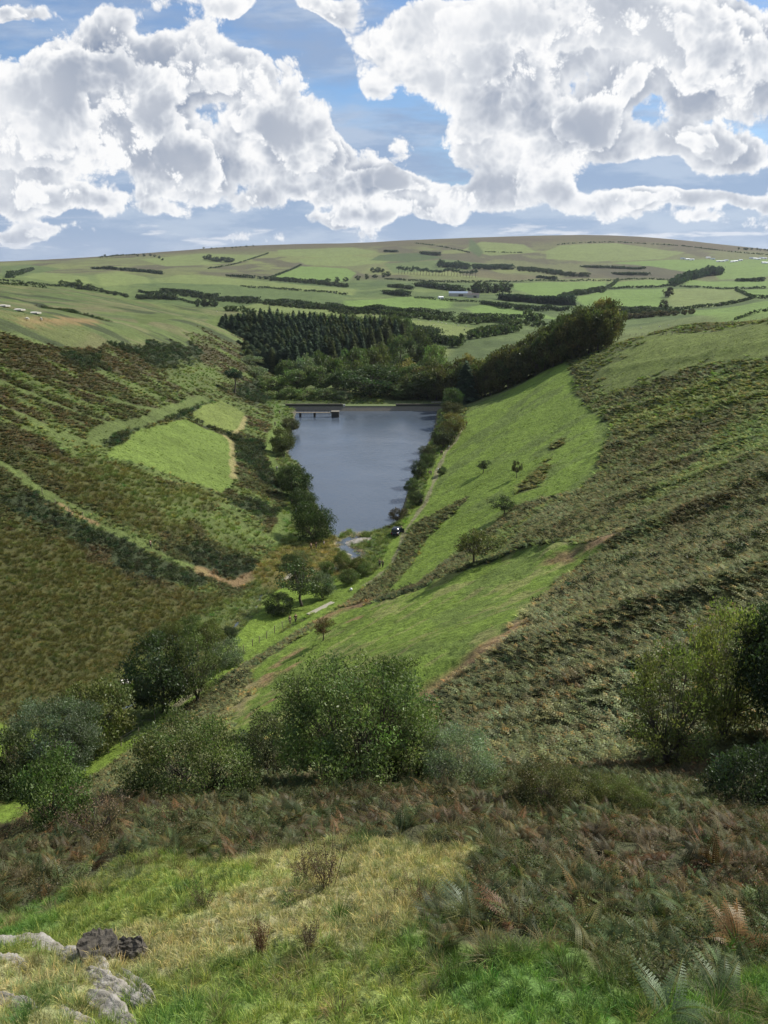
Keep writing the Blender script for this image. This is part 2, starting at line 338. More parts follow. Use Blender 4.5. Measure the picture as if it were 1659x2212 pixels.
PXG = {   # measured outlines (bearings), turned once into ground coordinates
 'left_big':[(224,988),(304,926),(400,906),(444,928),(486,944),(500,956),(503,988),(505,1032),(482,1068),(420,1044),(360,1024),(304,1006)],
 'left_small':[(408,898),(436,876),(476,862),(496,874),(529,892),(530,908),(520,926),(502,938),(472,930),(440,916)],
 'left_dry_a':[(486,944),(500,956),(503,988),(505,1032)], 'left_dry_b':[(530,900),(522,924),(502,939)],
 'track_green':[(200,952),(248,920),(304,912),(352,896),(384,882),(424,864),(444,858)],
 'hedge_strip_a':[(235,965),(270,930),(320,908),(370,900),(410,885),(450,862)], 'hedge_strip_b':[(405,903),(440,922),(486,938),(505,945)],
 'strip_up':[(-150,780),(0,824),(80,856),(128,878),(180,896),(240,916)], 'strip_up2':[(0,880),(60,905),(120,940),(200,960)],
 'strip_up3':[(120,820),(200,850),(300,880),(350,890)],
 'path_l1':[(-80,975),(0,1004),(52,1036),(88,1064),(132,1094)], 'path_l2':[(132,1094),(156,1112),(224,1140)],
 'path_l3':[(224,1140),(280,1166),(320,1184),(360,1204),(400,1220),(440,1236)], 'path_l4':[(440,1236),(500,1262),(560,1242)],
 'gorse_a':[(340,1176),(420,1172),(480,1188),(560,1216),(564,1228),(516,1256),(460,1236),(400,1212)],
 'gorse_b':[(8,1084),(92,1076),(160,1116),(224,1152),(296,1176),(330,1200),(400,1235),(470,1262),(440,1275),(330,1262),(256,1245),(200,1196),(152,1156),(72,1125)],
 'gorse_c':[(504,944),(576,956),(580,1004),(612,1052),(618,1076),(560,1036),(504,988)],
 'gorse_d':[(60,703),(170,702),(300,712),(400,732),(440,765),(350,800),(290,765),(200,742),(80,730)],
 'gorse_e':[(500,1060),(560,1080),(615,1110),(612,1135),(560,1120),(500,1090)],
 'gorse_f':[(560,820),(620,850),(600,880),(540,870),(500,850),(520,830)], 'gorse_g':[(150,760),(215,765),(220,800),(180,806),(140,785)],
 'brown_a':[(0,712),(330,722),(470,760),(450,800),(350,812),(200,845),(0,810)], 'brown_b':[(0,860),(120,890),(200,960),(250,1000),(150,1020),(0,950)],
 'brown_c':[(340,1060),(480,1075),(520,1100),(500,1140),(420,1150),(340,1110)], 'brown_d':[(470,700),(560,705),(560,780),(520,830),(470,790)],
 'green_a':[(384,1076),(470,1100),(592,1150),(570,1200),(450,1170),(390,1120)], 'green_b':[(355,770),(480,800),(480,830),(400,850),(350,810)],
 'tuss':[(-200,1130),(0,1120),(150,1170),(300,1240),(530,1290),(500,1340),(350,1410),(270,1480),(100,1570),(-200,1700)],
 'tuss2':[(210,990),(330,1030),(480,1075),(430,1160),(300,1160),(130,1080),(60,1020)],
 'shore_path':[(605,872),(600,890),(595,925),(582,961),(585,990),(600,1021),(621,1060),(630,1098),(614,1118),(605,1150),(595,1169)],
 'dam_bank':[(608,846),(640,850),(690,872),(600,874)],
 'right_up':[(1008,872),(1110,828),(1211,776),(1235,815),(1244,851),(1263,877),(1307,908),(1318,926),(1303,979),(1281,1027),(1246,1058),(1175,1075),(1114,1097),(1061,1137),(1017,1159),(940,1207),(893,1200),(870,1170),(893,1118),(930,1050),(962,975),(1010,910)],
 'right_up_c':[(893,1205),(1000,1160),(1040,1145),(970,1205),(935,1238),(900,1262),(830,1287),(850,1262)],
 'heath_band':[(854,1175),(880,1143),(925,1117),(1021,1066),(1011,1085),(947,1137),(893,1210),(870,1245),(838,1274),(803,1277),(848,1213)],
 'brown_r1':[(1215,948),(1193,1009),(1158,1053),(1118,1067),(1149,1018)], 'dark_r1':[(1211,776),(1330,725),(1380,740),(1310,790),(1244,850)],
 'right_low':[(1190,1185),(1105,1206),(1026,1233),(929,1264),(830,1297),(780,1310),(736,1314),(688,1346),(669,1368),(592,1416),(544,1448),(548,1489),(510,1540),(472,1575),(520,1590),(700,1610),(850,1560),(928,1495),(996,1451),(1064,1399),(1088,1371),(1120,1339),(1159,1298),(1211,1250),(1267,1210),(1293,1194)],
 'bank':[(1215,1172),(1105,1203),(1026,1230),(929,1261),(864,1286),(816,1297),(770,1310)],
 'dry_r1':[(928,1495),(996,1451),(1064,1399),(1120,1342)], 'dry_r2':[(1200,1210),(1260,1200),(1310,1178)], 'dry_r3':[(690,1340),(740,1312),(785,1306)],
 'dry_r4':[(478,1572),(510,1535),(548,1475)], 'dry_r5':[(560,1490),(600,1440),(640,1410)], 'dry_r6':[(1120,1340),(1180,1285),(1240,1230)],
 'dry_r7':[(530,1555),(560,1530),(590,1510)], 'dry_r8':[(610,1455),(640,1435)], 'dry_r9':[(760,1342),(790,1330),(830,1298)],
 'meadow':[(562,1288),(640,1258),(700,1262),(790,1240),(800,1262),(720,1308),(640,1345),(560,1395),(500,1425),(480,1402),(530,1350),(560,1315)],
 'meadow2':[(0,1745),(100,1685),(200,1640),(320,1560),(330,1580),(250,1650),(120,1720),(0,1790),(-100,1830),(-100,1780)],
 'meadow3':[(0,1560),(120,1580),(80,1640),(0,1680),(-80,1690),(-80,1600)],
 'marsh':[(600,1180),(720,1165),(760,1240),(640,1250),(560,1280),(560,1215)],
 'verge':[(1008,905),(985,950),(960,978),(945,1010),(930,1050),(912,1090),(890,1122),(862,1158),(848,1190),(836,1220),(795,1258),(720,1312),(650,1352),(560,1405),(470,1460),(400,1510),(330,1570),(250,1630),(180,1668),(100,1702),(0,1755)],
 'track':[(1000,920),(985,948),(962,975),(948,1010),(934,1048),(918,1085),(896,1118),(873,1150),(866,1175),(850,1212),(815,1245),(790,1262)],
 'track_low':[(430,1490),(400,1508),(378,1525)],
 'path_r':[(1150,700),(1330,740),(1480,720)],
 'f1':[(1107,612),(1310,606),(1300,630),(1160,640),(1110,622)], 'f2':[(1315,608),(1480,604),(1470,612),(1400,618),(1310,620)],
 'f3':[(1238,645),(1300,628),(1440,622),(1430,645),(1445,660),(1340,668),(1260,660)], 'f4':[(1440,625),(1590,622),(1620,650),(1460,668),(1445,655)],
 'f5':[(1480,606),(1800,610),(1800,625),(1480,618)], 'f6':[(1600,626),(1800,626),(1800,642),(1625,645)], 'f7':[(1490,672),(1800,640),(1800,672),(1500,684)],
 'f8':[(740,650),(860,640),(980,648),(970,668),(860,680),(750,668)], 'f9':[(1000,665),(1060,655),(1150,672),(1210,690),(1060,690)],
 'f10':[(660,680),(830,685),(960,700),(1028,708),(1020,730),(960,735),(900,715),(760,700)], 'f11':[(930,745),(975,750),(970,770),(940,765)],
 'f12':[(470,664),(560,656),(830,680),(820,690),(560,674)], 'f13':[(50,598),(75,586),(190,600),(195,615),(125,614)],
 'f14':[(205,593),(260,587),(320,598),(325,610),(220,618)], 'f15':[(330,600),(415,593),(770,623),(765,635),(500,615),(350,610)],
 'f16':[(330,615),(500,618),(740,635),(750,648),(720,658),(560,643),(450,636),(350,625)], 'f17':[(585,598),(650,575),(750,580),(770,590),(750,608),(600,603)],
 'f18':[(1320,568),(1405,563),(1800,563),(1800,590),(1555,603),(1545,593),(1380,573)], 'f19':[(1180,543),(1210,530),(1330,525),(1480,545),(1430,560),(1280,565),(1180,560)],
 'f20':[(1000,540),(1040,522),(1130,528),(1160,545),(1060,552)], 'f21':[(0,575),(60,572),(130,580),(60,592),(0,596)],
 'f22':[(300,560),(430,548),(560,552),(520,566),(360,575)], 'f23':[(600,540),(760,534),(820,545),(700,556),(600,552)], 'f24':[(830,570),(960,560),(1080,572),(1000,584),(850,590)],
 'f25':[(640,560),(760,552),(860,562),(760,575),(660,572)],
 'fb1':[(1025,583),(1110,593),(1230,600),(1110,606),(1030,598)], 'fb2':[(1260,572),(1400,575),(1500,588),(1460,602),(1330,600),(1270,588)], 'fb3':[(820,550),(900,546),(960,556),(880,566),(800,562)],
 'gully':[(1015,515),(1045,545),(1035,555),(1012,540)],
 'fgrass':[(-500,1985),(0,1962),(120,1925),(230,1885),(330,1862),(520,1842),(680,1822),(800,1832),(930,1838),(1045,1845),(1010,1905),(905,1950),(855,2010),(940,2085),(1080,2075),(1190,2062),(1290,2130),(1400,2160),(1500,2110),(1659,2110),(1900,2140),(1900,2420),(830,2420),(-500,2420)],
 'fb_a':[(560,1905),(700,1890),(760,1925),(720,1960),(600,1950)],
 'brow':[(1240,785),(1330,730),(1500,715),(1659,695),(1800,690),(1800,745),(1659,765),(1450,805),(1300,850)],
 'brow2':[(1300,900),(1450,850),(1659,790),(1800,760),(1800,840),(1500,900),(1330,950)],
 'gravel':[(718,1174),(755,1160),(806,1159),(796,1171),(757,1180),(763,1191),(790,1203),(766,1207),(735,1190)],
 'dry_p':[(40,695),(130,686),(210,691),(205,701),(65,705)], 'strip_p':[(0,640),(80,655),(160,676),(225,692)], 'strip_p2':[(0,668),(70,680),(120,688)],
 'pg':[(290,680),(480,680),(480,700),(300,702)],
}
GEO = {k: PX(v) for k, v in PXG.items()}
SH = np.array(SHORE); ST_ = np.array(STREAM)
def cover_at(x, y):
    c = Cover(x, y); r = c.r; one = np.ones(x.shape)
    th = np.arctan2(x, y); zb = base_z(x, y)
    # near slopes
    c.mix(one, HEATH, 1., 1)
    c.mix(sst(.42,.62,c.n1), BROWN, 1., 1); c.mix(.75*sst(.52,.66,c.n2)*sst(.4,.6,c.n3), G_MID, .35, 1)
    right = (x > np.interp(y, XR[:,0], XR[:,1]))
    c.mix(right*.85, BRKN, 1., 1); c.mix(right*.6*sst(.45,.6,fbm((x*.45+y*.9)/40,(x*.9-y*.45)/8,141,4)), (.064,.066,.034), 1.); c.mix(right*.55*sst(.52,.64,fbm((x*.45+y*.9)/30,(x*.9-y*.45)/9,151,4)), (.098,.105,.058), 1.)
    c.mix(right*.8*sst(.52,.66,fbm((x+y*.35)/20, (x-y*.9)/7, 51, 4))*sst(60,160,r), G_MID, .3, 1)
    c.mix(right*.7*sst(.60,.72,c.n1), BROWN, .9, 1)
    for k in ('brown_a','brown_b','brown_c','brown_d'): c.poly(k, BROWN, 1., 1, soft=3, jag=4, w=.8)
    c.poly('tuss', TUSS, .9, 2, soft=5, jag=4, w=.85); c.poly('tuss2', TUSS, .9, 2, soft=4, jag=4, w=.75)
    lm = (~right)&(r < 500)
    c.mix(lm*.9*sst(.56,.66,fbm(x/16, y/9, 61, 4))*(1-sst(0,3,-sdf(x,y,GEO['tuss'])))*(1-.6*(sdf(x,y,GEO['tuss2'])<0)), G_MID, .25, 1)
    for k in ('green_a','green_b'): c.poly(k, G_MID, .25, 2, soft=4, jag=4, w=.8)
    for k, wd in (('strip_up',3.5),('strip_up2',3),('strip_up3',2.5)): c.line(k, wd, G_MID, .1, 0, jag=.8, w=.85)
    for k in ('gorse_a','gorse_b','gorse_c','gorse_d','gorse_e','gorse_f','gorse_g'): c.poly(k, GORSE, 1., 3, soft=1.2, jag=2.4)
    c.line('hedge_strip_a', 3.2, GORSE, 1., 3); c.line('hedge_strip_b', 2.6, GORSE, 1., 3)
    c.poly('left_big', (.112,.158,.034), 0, 0, jag=.5); c.poly('left_small', (.128,.160,.042), 0, 0, jag=.4)
    c.line('left_dry_a', 1.6, STRAW, 0, 0, w=.7); c.line('left_dry_b', 1.5, STRAW, 0, 0, w=.7)
    c.line('track_green', 4, G_MID, 0, 0, w=.95); c.line('path_l1', 2.6, G_MID, 0, 0); c.line('path_l2', 1.8, DRY, 0, 0, w=.7)
    c.line('path_l3', 2.0, G_MID, 0, 0); c.line('path_l4', 2.8, DRY, 0, 0, w=.6, jag=1.0)
    c.line('shore_path', 3.4, (.100,.138,.034), 0, 0); c.poly('dam_bank', (.105,.145,.035), 0, 0, jag=.2)
    # right slope
    c.poly('brow', (.125,.160,.036), .06, 0, soft=6, jag=5, w=.92); c.poly('brow2', (.100,.118,.036), .45, 1, soft=8, jag=9, w=.7)
    c.poly('dark_r1', HEATH, .5, 1, soft=5, jag=5, w=.7)
    c.poly('right_up', G_BRIGHT, 0.02, 0, jag=.8, soft=1.0); c.poly('right_up_c', G_BRIGHT, 0, 0, jag=.6)
    c.mix((sdf(x,y,GEO['right_up'])<0)*.55*sst(.5,.62,fbm((x+y*.3)/18,(x-y)/9,71,4)), G_MID, .02)
    c.poly('heath_band', HEATH, 1., 1, jag=1.0); c.poly('brown_r1', BROWN, .8, 1, soft=1.5, jag=1.5, w=.8)
    c.poly('right_low', G_BRIGHT, 0, 0, jag=.5); c.mix((sdf(x,y,GEO['right_low'])<0)*.45*sst(.5,.66,c.n1), G_MID)
    c.mix((sdf(x,y,GEO['right_low'])<0)*.4*sst(.56,.7,fbm((x+y)/7,(x-y)/2.5,81,4)), STRAW)
    c.line('bank', 2.4, GORSE, 1., 1, jag=.5)
    for k, wd, cc in (('dry_r1',2.6,DRY),('dry_r2',2.6,DRY),('dry_r3',3.4,DRY),('dry_r4',2.6,STRAW),('dry_r5',2.2,DRY),('dry_r6',1.4,STRAW),('dry_r7',1.5,DRY),('dry_r8',1.5,DRY),('dry_r9',1.2,DRY)):
        c.line(k, wd, cc, 0, 0, jag=.8, w=.8*sst(.3,.55,c.n2), soft=.8)
    # valley floor
    dfl = np.where((y > 50)&(y < 420), np.abs(x - .5*(np.interp(y,XR[:,0],XR[:,1])+np.interp(y,XL[:,0],XL[:,1]))) - .5*np.abs(np.interp(y,XR[:,0],XR[:,1])-np.interp(y,XL[:,0],XL[:,1])), 99)
    c.mix((1-sst(-1,3,dfl))*.7, G_DULL, .5, 2); c.poly('marsh', (.12,.11,.04), .6, 2, jag=1)
    for k in ('meadow','meadow2','meadow3'): c.poly(k, G_BRIGHT, 0, 0, jag=.6)
    c.line('verge', 3.4, G_BRIGHT, 0, 0, jag=.4); c.line('track', 1.3, TRACK, 0, 0, jag=.5, w=.7); c.line('track_low', 1.5, TRACK, 0, 0, jag=.3, w=.8)
    # shore stones and stream bed
    dsh = sdf(x, y, SH); c.mix((1-sst(.2,1.2,np.abs(dsh)))*.9, (.12,.11,.08), .1, 0)
    dst = seg_dist(x, y, ST_) if x.size < 50 else np.where((y<220)&(y>40)&(abs(x)<80), 0, 1e9)
    m = dst < 1
    if x.size >= 50:
        dst = np.full(x.shape, 1e9); dst[m] = seg_dist(x[m], y[m], ST_)
    c.mix((1-sst(.9,1.9,dst))*(.15+.85*sst(150,165,y)), (.16,.14,.10))
    c.poly('gravel', (.27,.25,.22), 0, 0, jag=.25, soft=.3)
    # the fields and the moor beyond
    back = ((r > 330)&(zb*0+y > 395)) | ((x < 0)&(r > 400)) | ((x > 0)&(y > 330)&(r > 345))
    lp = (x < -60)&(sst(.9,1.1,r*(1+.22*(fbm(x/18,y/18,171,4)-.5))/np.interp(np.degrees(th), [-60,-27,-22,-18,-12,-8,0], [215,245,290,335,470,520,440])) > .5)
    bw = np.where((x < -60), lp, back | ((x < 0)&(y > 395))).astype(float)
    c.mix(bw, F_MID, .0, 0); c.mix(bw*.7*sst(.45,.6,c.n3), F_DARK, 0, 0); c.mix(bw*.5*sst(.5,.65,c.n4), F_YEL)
    pl = bw*(r < 820)*(x < 0); c.mix(pl*.9, (.082,.108,.038), .0, 0); c.mix(pl*.6*sst(.45,.6,fbm((x+y*.2)/60,(y)/25,91,4)), (.13,.12,.055)); c.mix(pl*.5*sst(.5,.6,fbm(x/30,y/80,95,4)), G_MID); c.mix(pl*.85*sst(.50,.57,fbm((x+y*.15)/70,(y-x*.1)/15,97,4)), (.046,.058,.026)); c.mix(pl*.7*sst(.55,.62,fbm((x+y*.15)/60,(y-x*.1)/20,197,4)), (.115,.150,.045)); c.mix(pl*.5*sst(.55,.65,fbm((x+y*.15)/35,(y-x*.1)/18,99,4)), (.15,.135,.070))
    c.poly('pg', G_MID, 0, 0, jag=1); c.poly('dry_p', (.22,.15,.07), 0, 0, soft=4, jag=2, w=.8); c.line('strip_p', 7, GORSE, .8, 3); c.line('strip_p2', 4, F_DARK, 0, 0)
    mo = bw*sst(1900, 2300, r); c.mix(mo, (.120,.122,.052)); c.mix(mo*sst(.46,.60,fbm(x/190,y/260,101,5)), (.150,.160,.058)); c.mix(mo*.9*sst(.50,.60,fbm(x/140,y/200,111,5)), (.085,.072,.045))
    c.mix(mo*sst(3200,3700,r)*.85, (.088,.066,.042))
    for k, cc in (('f1',F_BRIGHT),('f2',F_BRIGHT),('f3',F_BRIGHT),('f4',F_YEL),('f5',F_BRIGHT),('f6',F_BRIGHT),('f7',F_BRIGHT),('f8',F_BRIGHT),('f9',F_BRIGHT),('f10',F_YEL),('f11',F_YEL),('f12',F_YEL),
                  ('f13',F_YEL),('f14',F_YEL),('f15',F_YEL),('f16',F_MID),('f17',F_BRIGHT),('f18',F_BRIGHT),('f19',F_YEL),('f20',F_YEL),('f21',F_MID),('f22',F_YEL),('f23',F_YEL),('f24',F_MID),('f25',F_YEL),
                  ('fb1',MOOR),('fb2',(.075,.065,.04)),('fb3',F_DARK),('gully',F_DARK)):
        c.poly(k, cc, 0, 0, soft=6, jag=.6, w=.9)
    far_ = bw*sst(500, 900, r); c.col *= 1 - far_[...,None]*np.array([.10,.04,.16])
    # foreground
    dfg = sdf(x, y, GEO['fgrass']) + (c.n2-.5)*1.4; dfg = np.where(r < 4.2, -1, dfg)
    fg = 1-sst(-.15, .15, dfg)
    c.mix(fg, (.175,.215,.062), 0, 4); c.mix(fg*sst(.47,.60,fbm(x/1.7, y/1.7, 401, 3)), (.29,.275,.14)); c.mix(fg*.85*sst(.50,.62,fbm(x/2.6+9, y/2.6, 411, 3)), (.085,.165,.040)); c.mix(fg*.8*sst(0,1.2,-x-1.0-.15*r)*sst(6,3.5,r)*sst(.35,.55,c.n2), (.24,.20,.10))
    c.veg = c.veg*(1-fg)
    c.col *= (.80 + .40*c.n2)[...,None]*(.88+.24*fbm(x/35,y/35,121,3))[...,None]
    return c
# ------------------------------------------------------------------ materials
def new_mat(name):
    m = bpy.data.materials.new(name); m.use_nodes = True; nt = m.node_tree
    b = nt.nodes['Principled BSDF']; return m, nt, b
def L(nt, a, b): nt.links.new(a, b)
def noise_node(nt, scale, detail=4, rough=.6, coord=None):
    n = nt.nodes.new('ShaderNodeTexNoise'); n.inputs['Scale'].default_value = scale; n.inputs['Detail'].default_value = detail; n.inputs['Roughness'].default_value = rough
    if coord: L(nt, coord, n.inputs['Vector'])
    return n
def math_node(nt, op, a, b=None, c=None, clamp=False):
    n = nt.nodes.new('ShaderNodeMath'); n.operation = op; n.use_clamp = clamp
    for i, q in enumerate((a, b, c)):
        if q is None: continue
        if isinstance(q, (int, float)): n.inputs[i].default_value = q
        else: L(nt, q, n.inputs[i])
    return n.outputs[0]
def mix_col(nt, f, a, b, mode='MIX'):
    n = nt.nodes.new('ShaderNodeMix'); n.data_type = 'RGBA'; n.blend_type = mode
    for i, q in ((0, f), (6, a), (7, b)):
        if isinstance(q, (int, float)): n.inputs[i].default_value = q
        elif isinstance(q, tuple): n.inputs[i].default_value = q + (1,) if len(q) == 3 else q
        else: L(nt, q, n.inputs[i])
    return n.outputs[2]
def vec_math(nt, op, a, b=None):
    n = nt.nodes.new('ShaderNodeVectorMath'); n.operation = op
    for i, q in enumerate((a, b)):
        if q is None: continue
        if isinstance(q, tuple): n.inputs[i].default_value = q
        else: L(nt, q, n.inputs[i])
    return n.outputs[0]
def ground_material():
    m, nt, b = new_mat('ground_cover')
    at = nt.nodes.new('ShaderNodeAttribute'); at.attribute_name = 'cover'
    g = nt.nodes.new('ShaderNodeNewGeometry'); pos = g.outputs['Position']
    n1 = noise_node(nt, 1.1, 5, .65, pos); n2 = noise_node(nt, 6.0, 4, .7, pos); n3 = noise_node(nt, .12, 4, .6, pos)
    f = math_node(nt, 'MULTIPLY_ADD', n1.outputs[0], 1.5, .25); f2 = math_node(nt, 'MULTIPLY_ADD', n2.outputs[0], 1.0, .5); f3 = math_node(nt, 'MULTIPLY_ADD', n3.outputs[0], .7, .65)
    k = math_node(nt, 'MULTIPLY', math_node(nt, 'MULTIPLY', f, f2), f3)
    c = vec_math(nt, 'SCALE', at.outputs['Color']); c.node.inputs['Scale'].default_value = 1; L(nt, k, c.node.inputs['Scale'])
    L(nt, c, b.inputs['Base Color']); b.inputs['Roughness'].default_value = .95; b.inputs['Specular IOR Level'].default_value = .15
    hsum = math_node(nt, 'ADD', math_node(nt, 'MULTIPLY', n1.outputs[0], 1.0), math_node(nt, 'MULTIPLY', n2.outputs[0], .25))
    bp = nt.nodes.new('ShaderNodeBump'); bp.inputs['Strength'].default_value = .9; bp.inputs['Distance'].default_value = .55; L(nt, hsum, bp.inputs['Height']); L(nt, bp.outputs[0], b.inputs['Normal'])
    return m
def water_material():
    m, nt, b = new_mat('lake_water')
    b.inputs['Base Color'].default_value = (.066,.084,.108,1); b.inputs['Roughness'].default_value = .10; b.inputs['IOR'].default_value = 1.33
    g = nt.nodes.new('ShaderNodeNewGeometry')
    mp = nt.nodes.new('ShaderNodeMapping'); mp.inputs['Scale'].default_value = (1.0, 1.6, 1); L(nt, g.outputs['Position'], mp.inputs[0])
    n = noise_node(nt, .9, 5, .6, mp.outputs[0]); n2 = noise_node(nt, .05, 3, .5, mp.outputs[0])
    bp = nt.nodes.new('ShaderNodeBump'); bp.inputs['Distance'].default_value = .16; L(nt, math_node(nt,'MULTIPLY_ADD',n2.outputs[0],.9,.05), bp.inputs['Strength']); L(nt, n.outputs[0], bp.inputs['Height']); L(nt, bp.outputs[0], b.inputs['Normal'])
    return m
def plain_mat(name, col, rough=.8, nscale=3.0, namp=.35, bump=.3, bdist=.03, metal=0.0, spec=.3):
    m, nt, b = new_mat(name); tc = nt.nodes.new('ShaderNodeTexCoord')
    n = noise_node(nt, nscale, 6, .65, tc.outputs['Object'])
    c = mix_col(nt, n.outputs[0], tuple(np.array(col)*(1-namp)), tuple(np.minimum(np.array(col)*(1+namp), 1)))
    L(nt, c, b.inputs['Base Color']); b.inputs['Roughness'].default_value = rough; b.inputs['Metallic'].default_value = metal; b.inputs['Specular IOR Level'].default_value = spec
    if bump:
        bp = nt.nodes.new('ShaderNodeBump'); bp.inputs['Strength'].default_value = bump; bp.inputs['Distance'].default_value = bdist; L(nt, n.outputs[0], bp.inputs['Height']); L(nt, bp.outputs[0], b.inputs['Normal'])
    return m

# ------------------------------------------------------------------ mesh helpers
def np_mesh(name, V, F, mat=None, cols=None, smooth=False, attr='cover'):
    """V (n,3); F (m,3|4) int array."""
    me = bpy.data.meshes.new(name); V = np.asarray(V, np.float32); F = np.asarray(F, np.int32)
    me.vertices.add(len(V)); me.vertices.foreach_set('co', V.ravel())
    k = F.shape[1]; me.loops.add(F.size); me.polygons.add(len(F))
    me.loops.foreach_set('vertex_index', F.ravel()); me.polygons.foreach_set('loop_start', np.arange(0, F.size, k, dtype=np.int32))
    if smooth: me.polygons.foreach_set('use_smooth', np.ones(len(F), bool))
    me.update(calc_edges=True)
    if cols is not None:
        a = me.color_attributes.new(attr, 'FLOAT_COLOR', 'POINT'); c4 = np.ones((len(V),4), np.float32); c4[:,:3] = cols; a.data.foreach_set('color', c4.ravel())
    if mat: me.materials.append(mat)
    return me
def link(name, me, parent=None, loc=None, **props):
    o = bpy.data.objects.new(name, me); scene.collection.objects.link(o)
    if parent: o.parent = parent
    if loc is not None: o.location = loc
    for k, v in props.items(): o[k] = v
    return o

# ------------------------------------------------------------------ the ground, one sheet out to the skyline
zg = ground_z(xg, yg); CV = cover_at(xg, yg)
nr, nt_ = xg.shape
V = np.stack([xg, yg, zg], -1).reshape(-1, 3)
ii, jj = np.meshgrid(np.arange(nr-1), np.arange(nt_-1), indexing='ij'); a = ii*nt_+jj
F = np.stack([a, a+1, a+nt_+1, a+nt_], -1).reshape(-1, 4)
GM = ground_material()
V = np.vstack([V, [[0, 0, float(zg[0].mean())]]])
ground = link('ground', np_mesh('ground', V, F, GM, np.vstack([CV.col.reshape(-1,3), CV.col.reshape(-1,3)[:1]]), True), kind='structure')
ci = len(V)-1
# ------------------------------------------------------------------ water
WM = water_material()
def flat_poly(name, pts, z, mat, **props):
    me = bpy.data.meshes.new(name); me.from_pydata([(p[0], p[1], z) for p in pts], [], [list(range(len(pts)))]); me.materials.append(mat)
    return link(name, me, **props)
c0 = SH.mean(0); 
lake = flat_poly('lake_water', [tuple(p + (p-c0)/np.linalg.norm(p-c0)*(2.5 if p[1] < 345 else 0.0)) for p in SH], 0.0, WM, kind='structure')
def ribbon(name, pts, width, zoff, mat, step=1.0, **props):
    pts = np.asarray(pts, float); seg = np.hypot(*(pts[1:]-pts[:-1]).T); s = np.r_[0, np.cumsum(seg)]; n = int(s[-1]/step)+2
    t = np.linspace(0, s[-1], n); x = np.interp(t, s, pts[:,0]); y = np.interp(t, s, pts[:,1])
    dx, dy = np.gradient(x), np.gradient(y); l = np.hypot(dx, dy); nx, ny = -dy/l, dx/l
    w = width*(.75+.5*vnoise(t/3, t*0, 7))/2; zc = ground_z(x, y); zc = np.minimum.accumulate(zc[::-1])[::-1] if False else zc
    V = np.vstack([np.c_[x-nx*w, y-ny*w, zc+zoff], np.c_[x+nx*w, y+ny*w, zc+zoff]]); i = np.arange(n-1)
    return link(name, np_mesh(name, V, np.c_[i, i+1, i+1+n, i+n], mat), **props)
ribbon('stream_water', ST_[:7], 2.6, .12, WM, kind='structure'); ribbon('stream_water', ST_[6:], .5, .03, WM, kind='structure')
# ------------------------------------------------------------------ foliage materials
def foliage_material(name, src, trans=.28, gloss=.05, rough=.45):
    m = bpy.data.materials.new(name); m.use_nodes = True; nt = m.node_tree; nt.nodes.clear()
    out = nt.nodes.new('ShaderNodeOutputMaterial'); at = nt.nodes.new('ShaderNodeAttribute'); at.attribute_name = 'cover'
    if src == 'inst':
        t = nt.nodes.new('ShaderNodeAttribute'); t.attribute_type = 'INSTANCER'; t.attribute_name = 'tint'; tc = t.outputs['Color']
    else:
        t = nt.nodes.new('ShaderNodeObjectInfo'); tc = t.outputs['Color']
    c = vec_math(nt, 'MULTIPLY', at.outputs['Color'], tc)
    d = nt.nodes.new('ShaderNodeBsdfDiffuse'); L(nt, c, d.inputs[0])
    tr = nt.nodes.new('ShaderNodeBsdfTranslucent'); c2 = vec_math(nt, 'MULTIPLY', c, (1.1, 1.45, .7)); L(nt, c2, tr.inputs[0])
    mx = nt.nodes.new('ShaderNodeMixShader'); mx.inputs[0].default_value = trans; L(nt, d.outputs[0], mx.inputs[1]); L(nt, tr.outputs[0], mx.inputs[2])
    g = nt.nodes.new('ShaderNodeBsdfGlossy'); g.inputs['Roughness'].default_value = rough; g.inputs[0].default_value = (.8,.85,.8,1)
    m2 = nt.nodes.new('ShaderNodeMixShader'); m2.inputs[0].default_value = gloss; L(nt, mx.outputs[0], m2.inputs[1]); L(nt, g.outputs[0], m2.inputs[2]); L(nt, m2.outputs[0], out.inputs[0])
    return m
FOL_I = foliage_material('ground_plant_leaves', 'inst', .25, .012); FRN_I = foliage_material('bracken_fronds', 'inst', .25, .012, .5); FOL_T = foliage_material('tree_leaves', 'obj', .30, .018)
BARK = plain_mat('bark', (.085,.07,.055), .9, 6, .4, .5, .04)
rng = np.random.default_rng(7)
def quads(C, A, B, cols):
    """rhombic leaves: centre C, half-length vector A, half-width vector B"""
    n = len(C); V = np.stack([C-A, C+B, C+A, C-B], 1).reshape(-1, 3); F = np.arange(4*n).reshape(-1, 4)
    return V, F, np.repeat(cols, 4, 0)
def unit(v): return v/np.maximum(np.linalg.norm(v, axis=-1, keepdims=True), 1e-9)
def rand_dirs(n, g=rng): return unit(g.normal(size=(n,3)))
def leaves(C, size, aspect, cols, g, up=.3, out=None):
    n = len(C); A = rand_dirs(n, g); A[:,2] += up
    if out is not None: A = A + out
    A = unit(A); B = unit(np.cross(A, rand_dirs(n, g))); s = size*g.uniform(.6, 1.35, n)[:,None]
    return quads(C, A*s, B*s*aspect, cols)
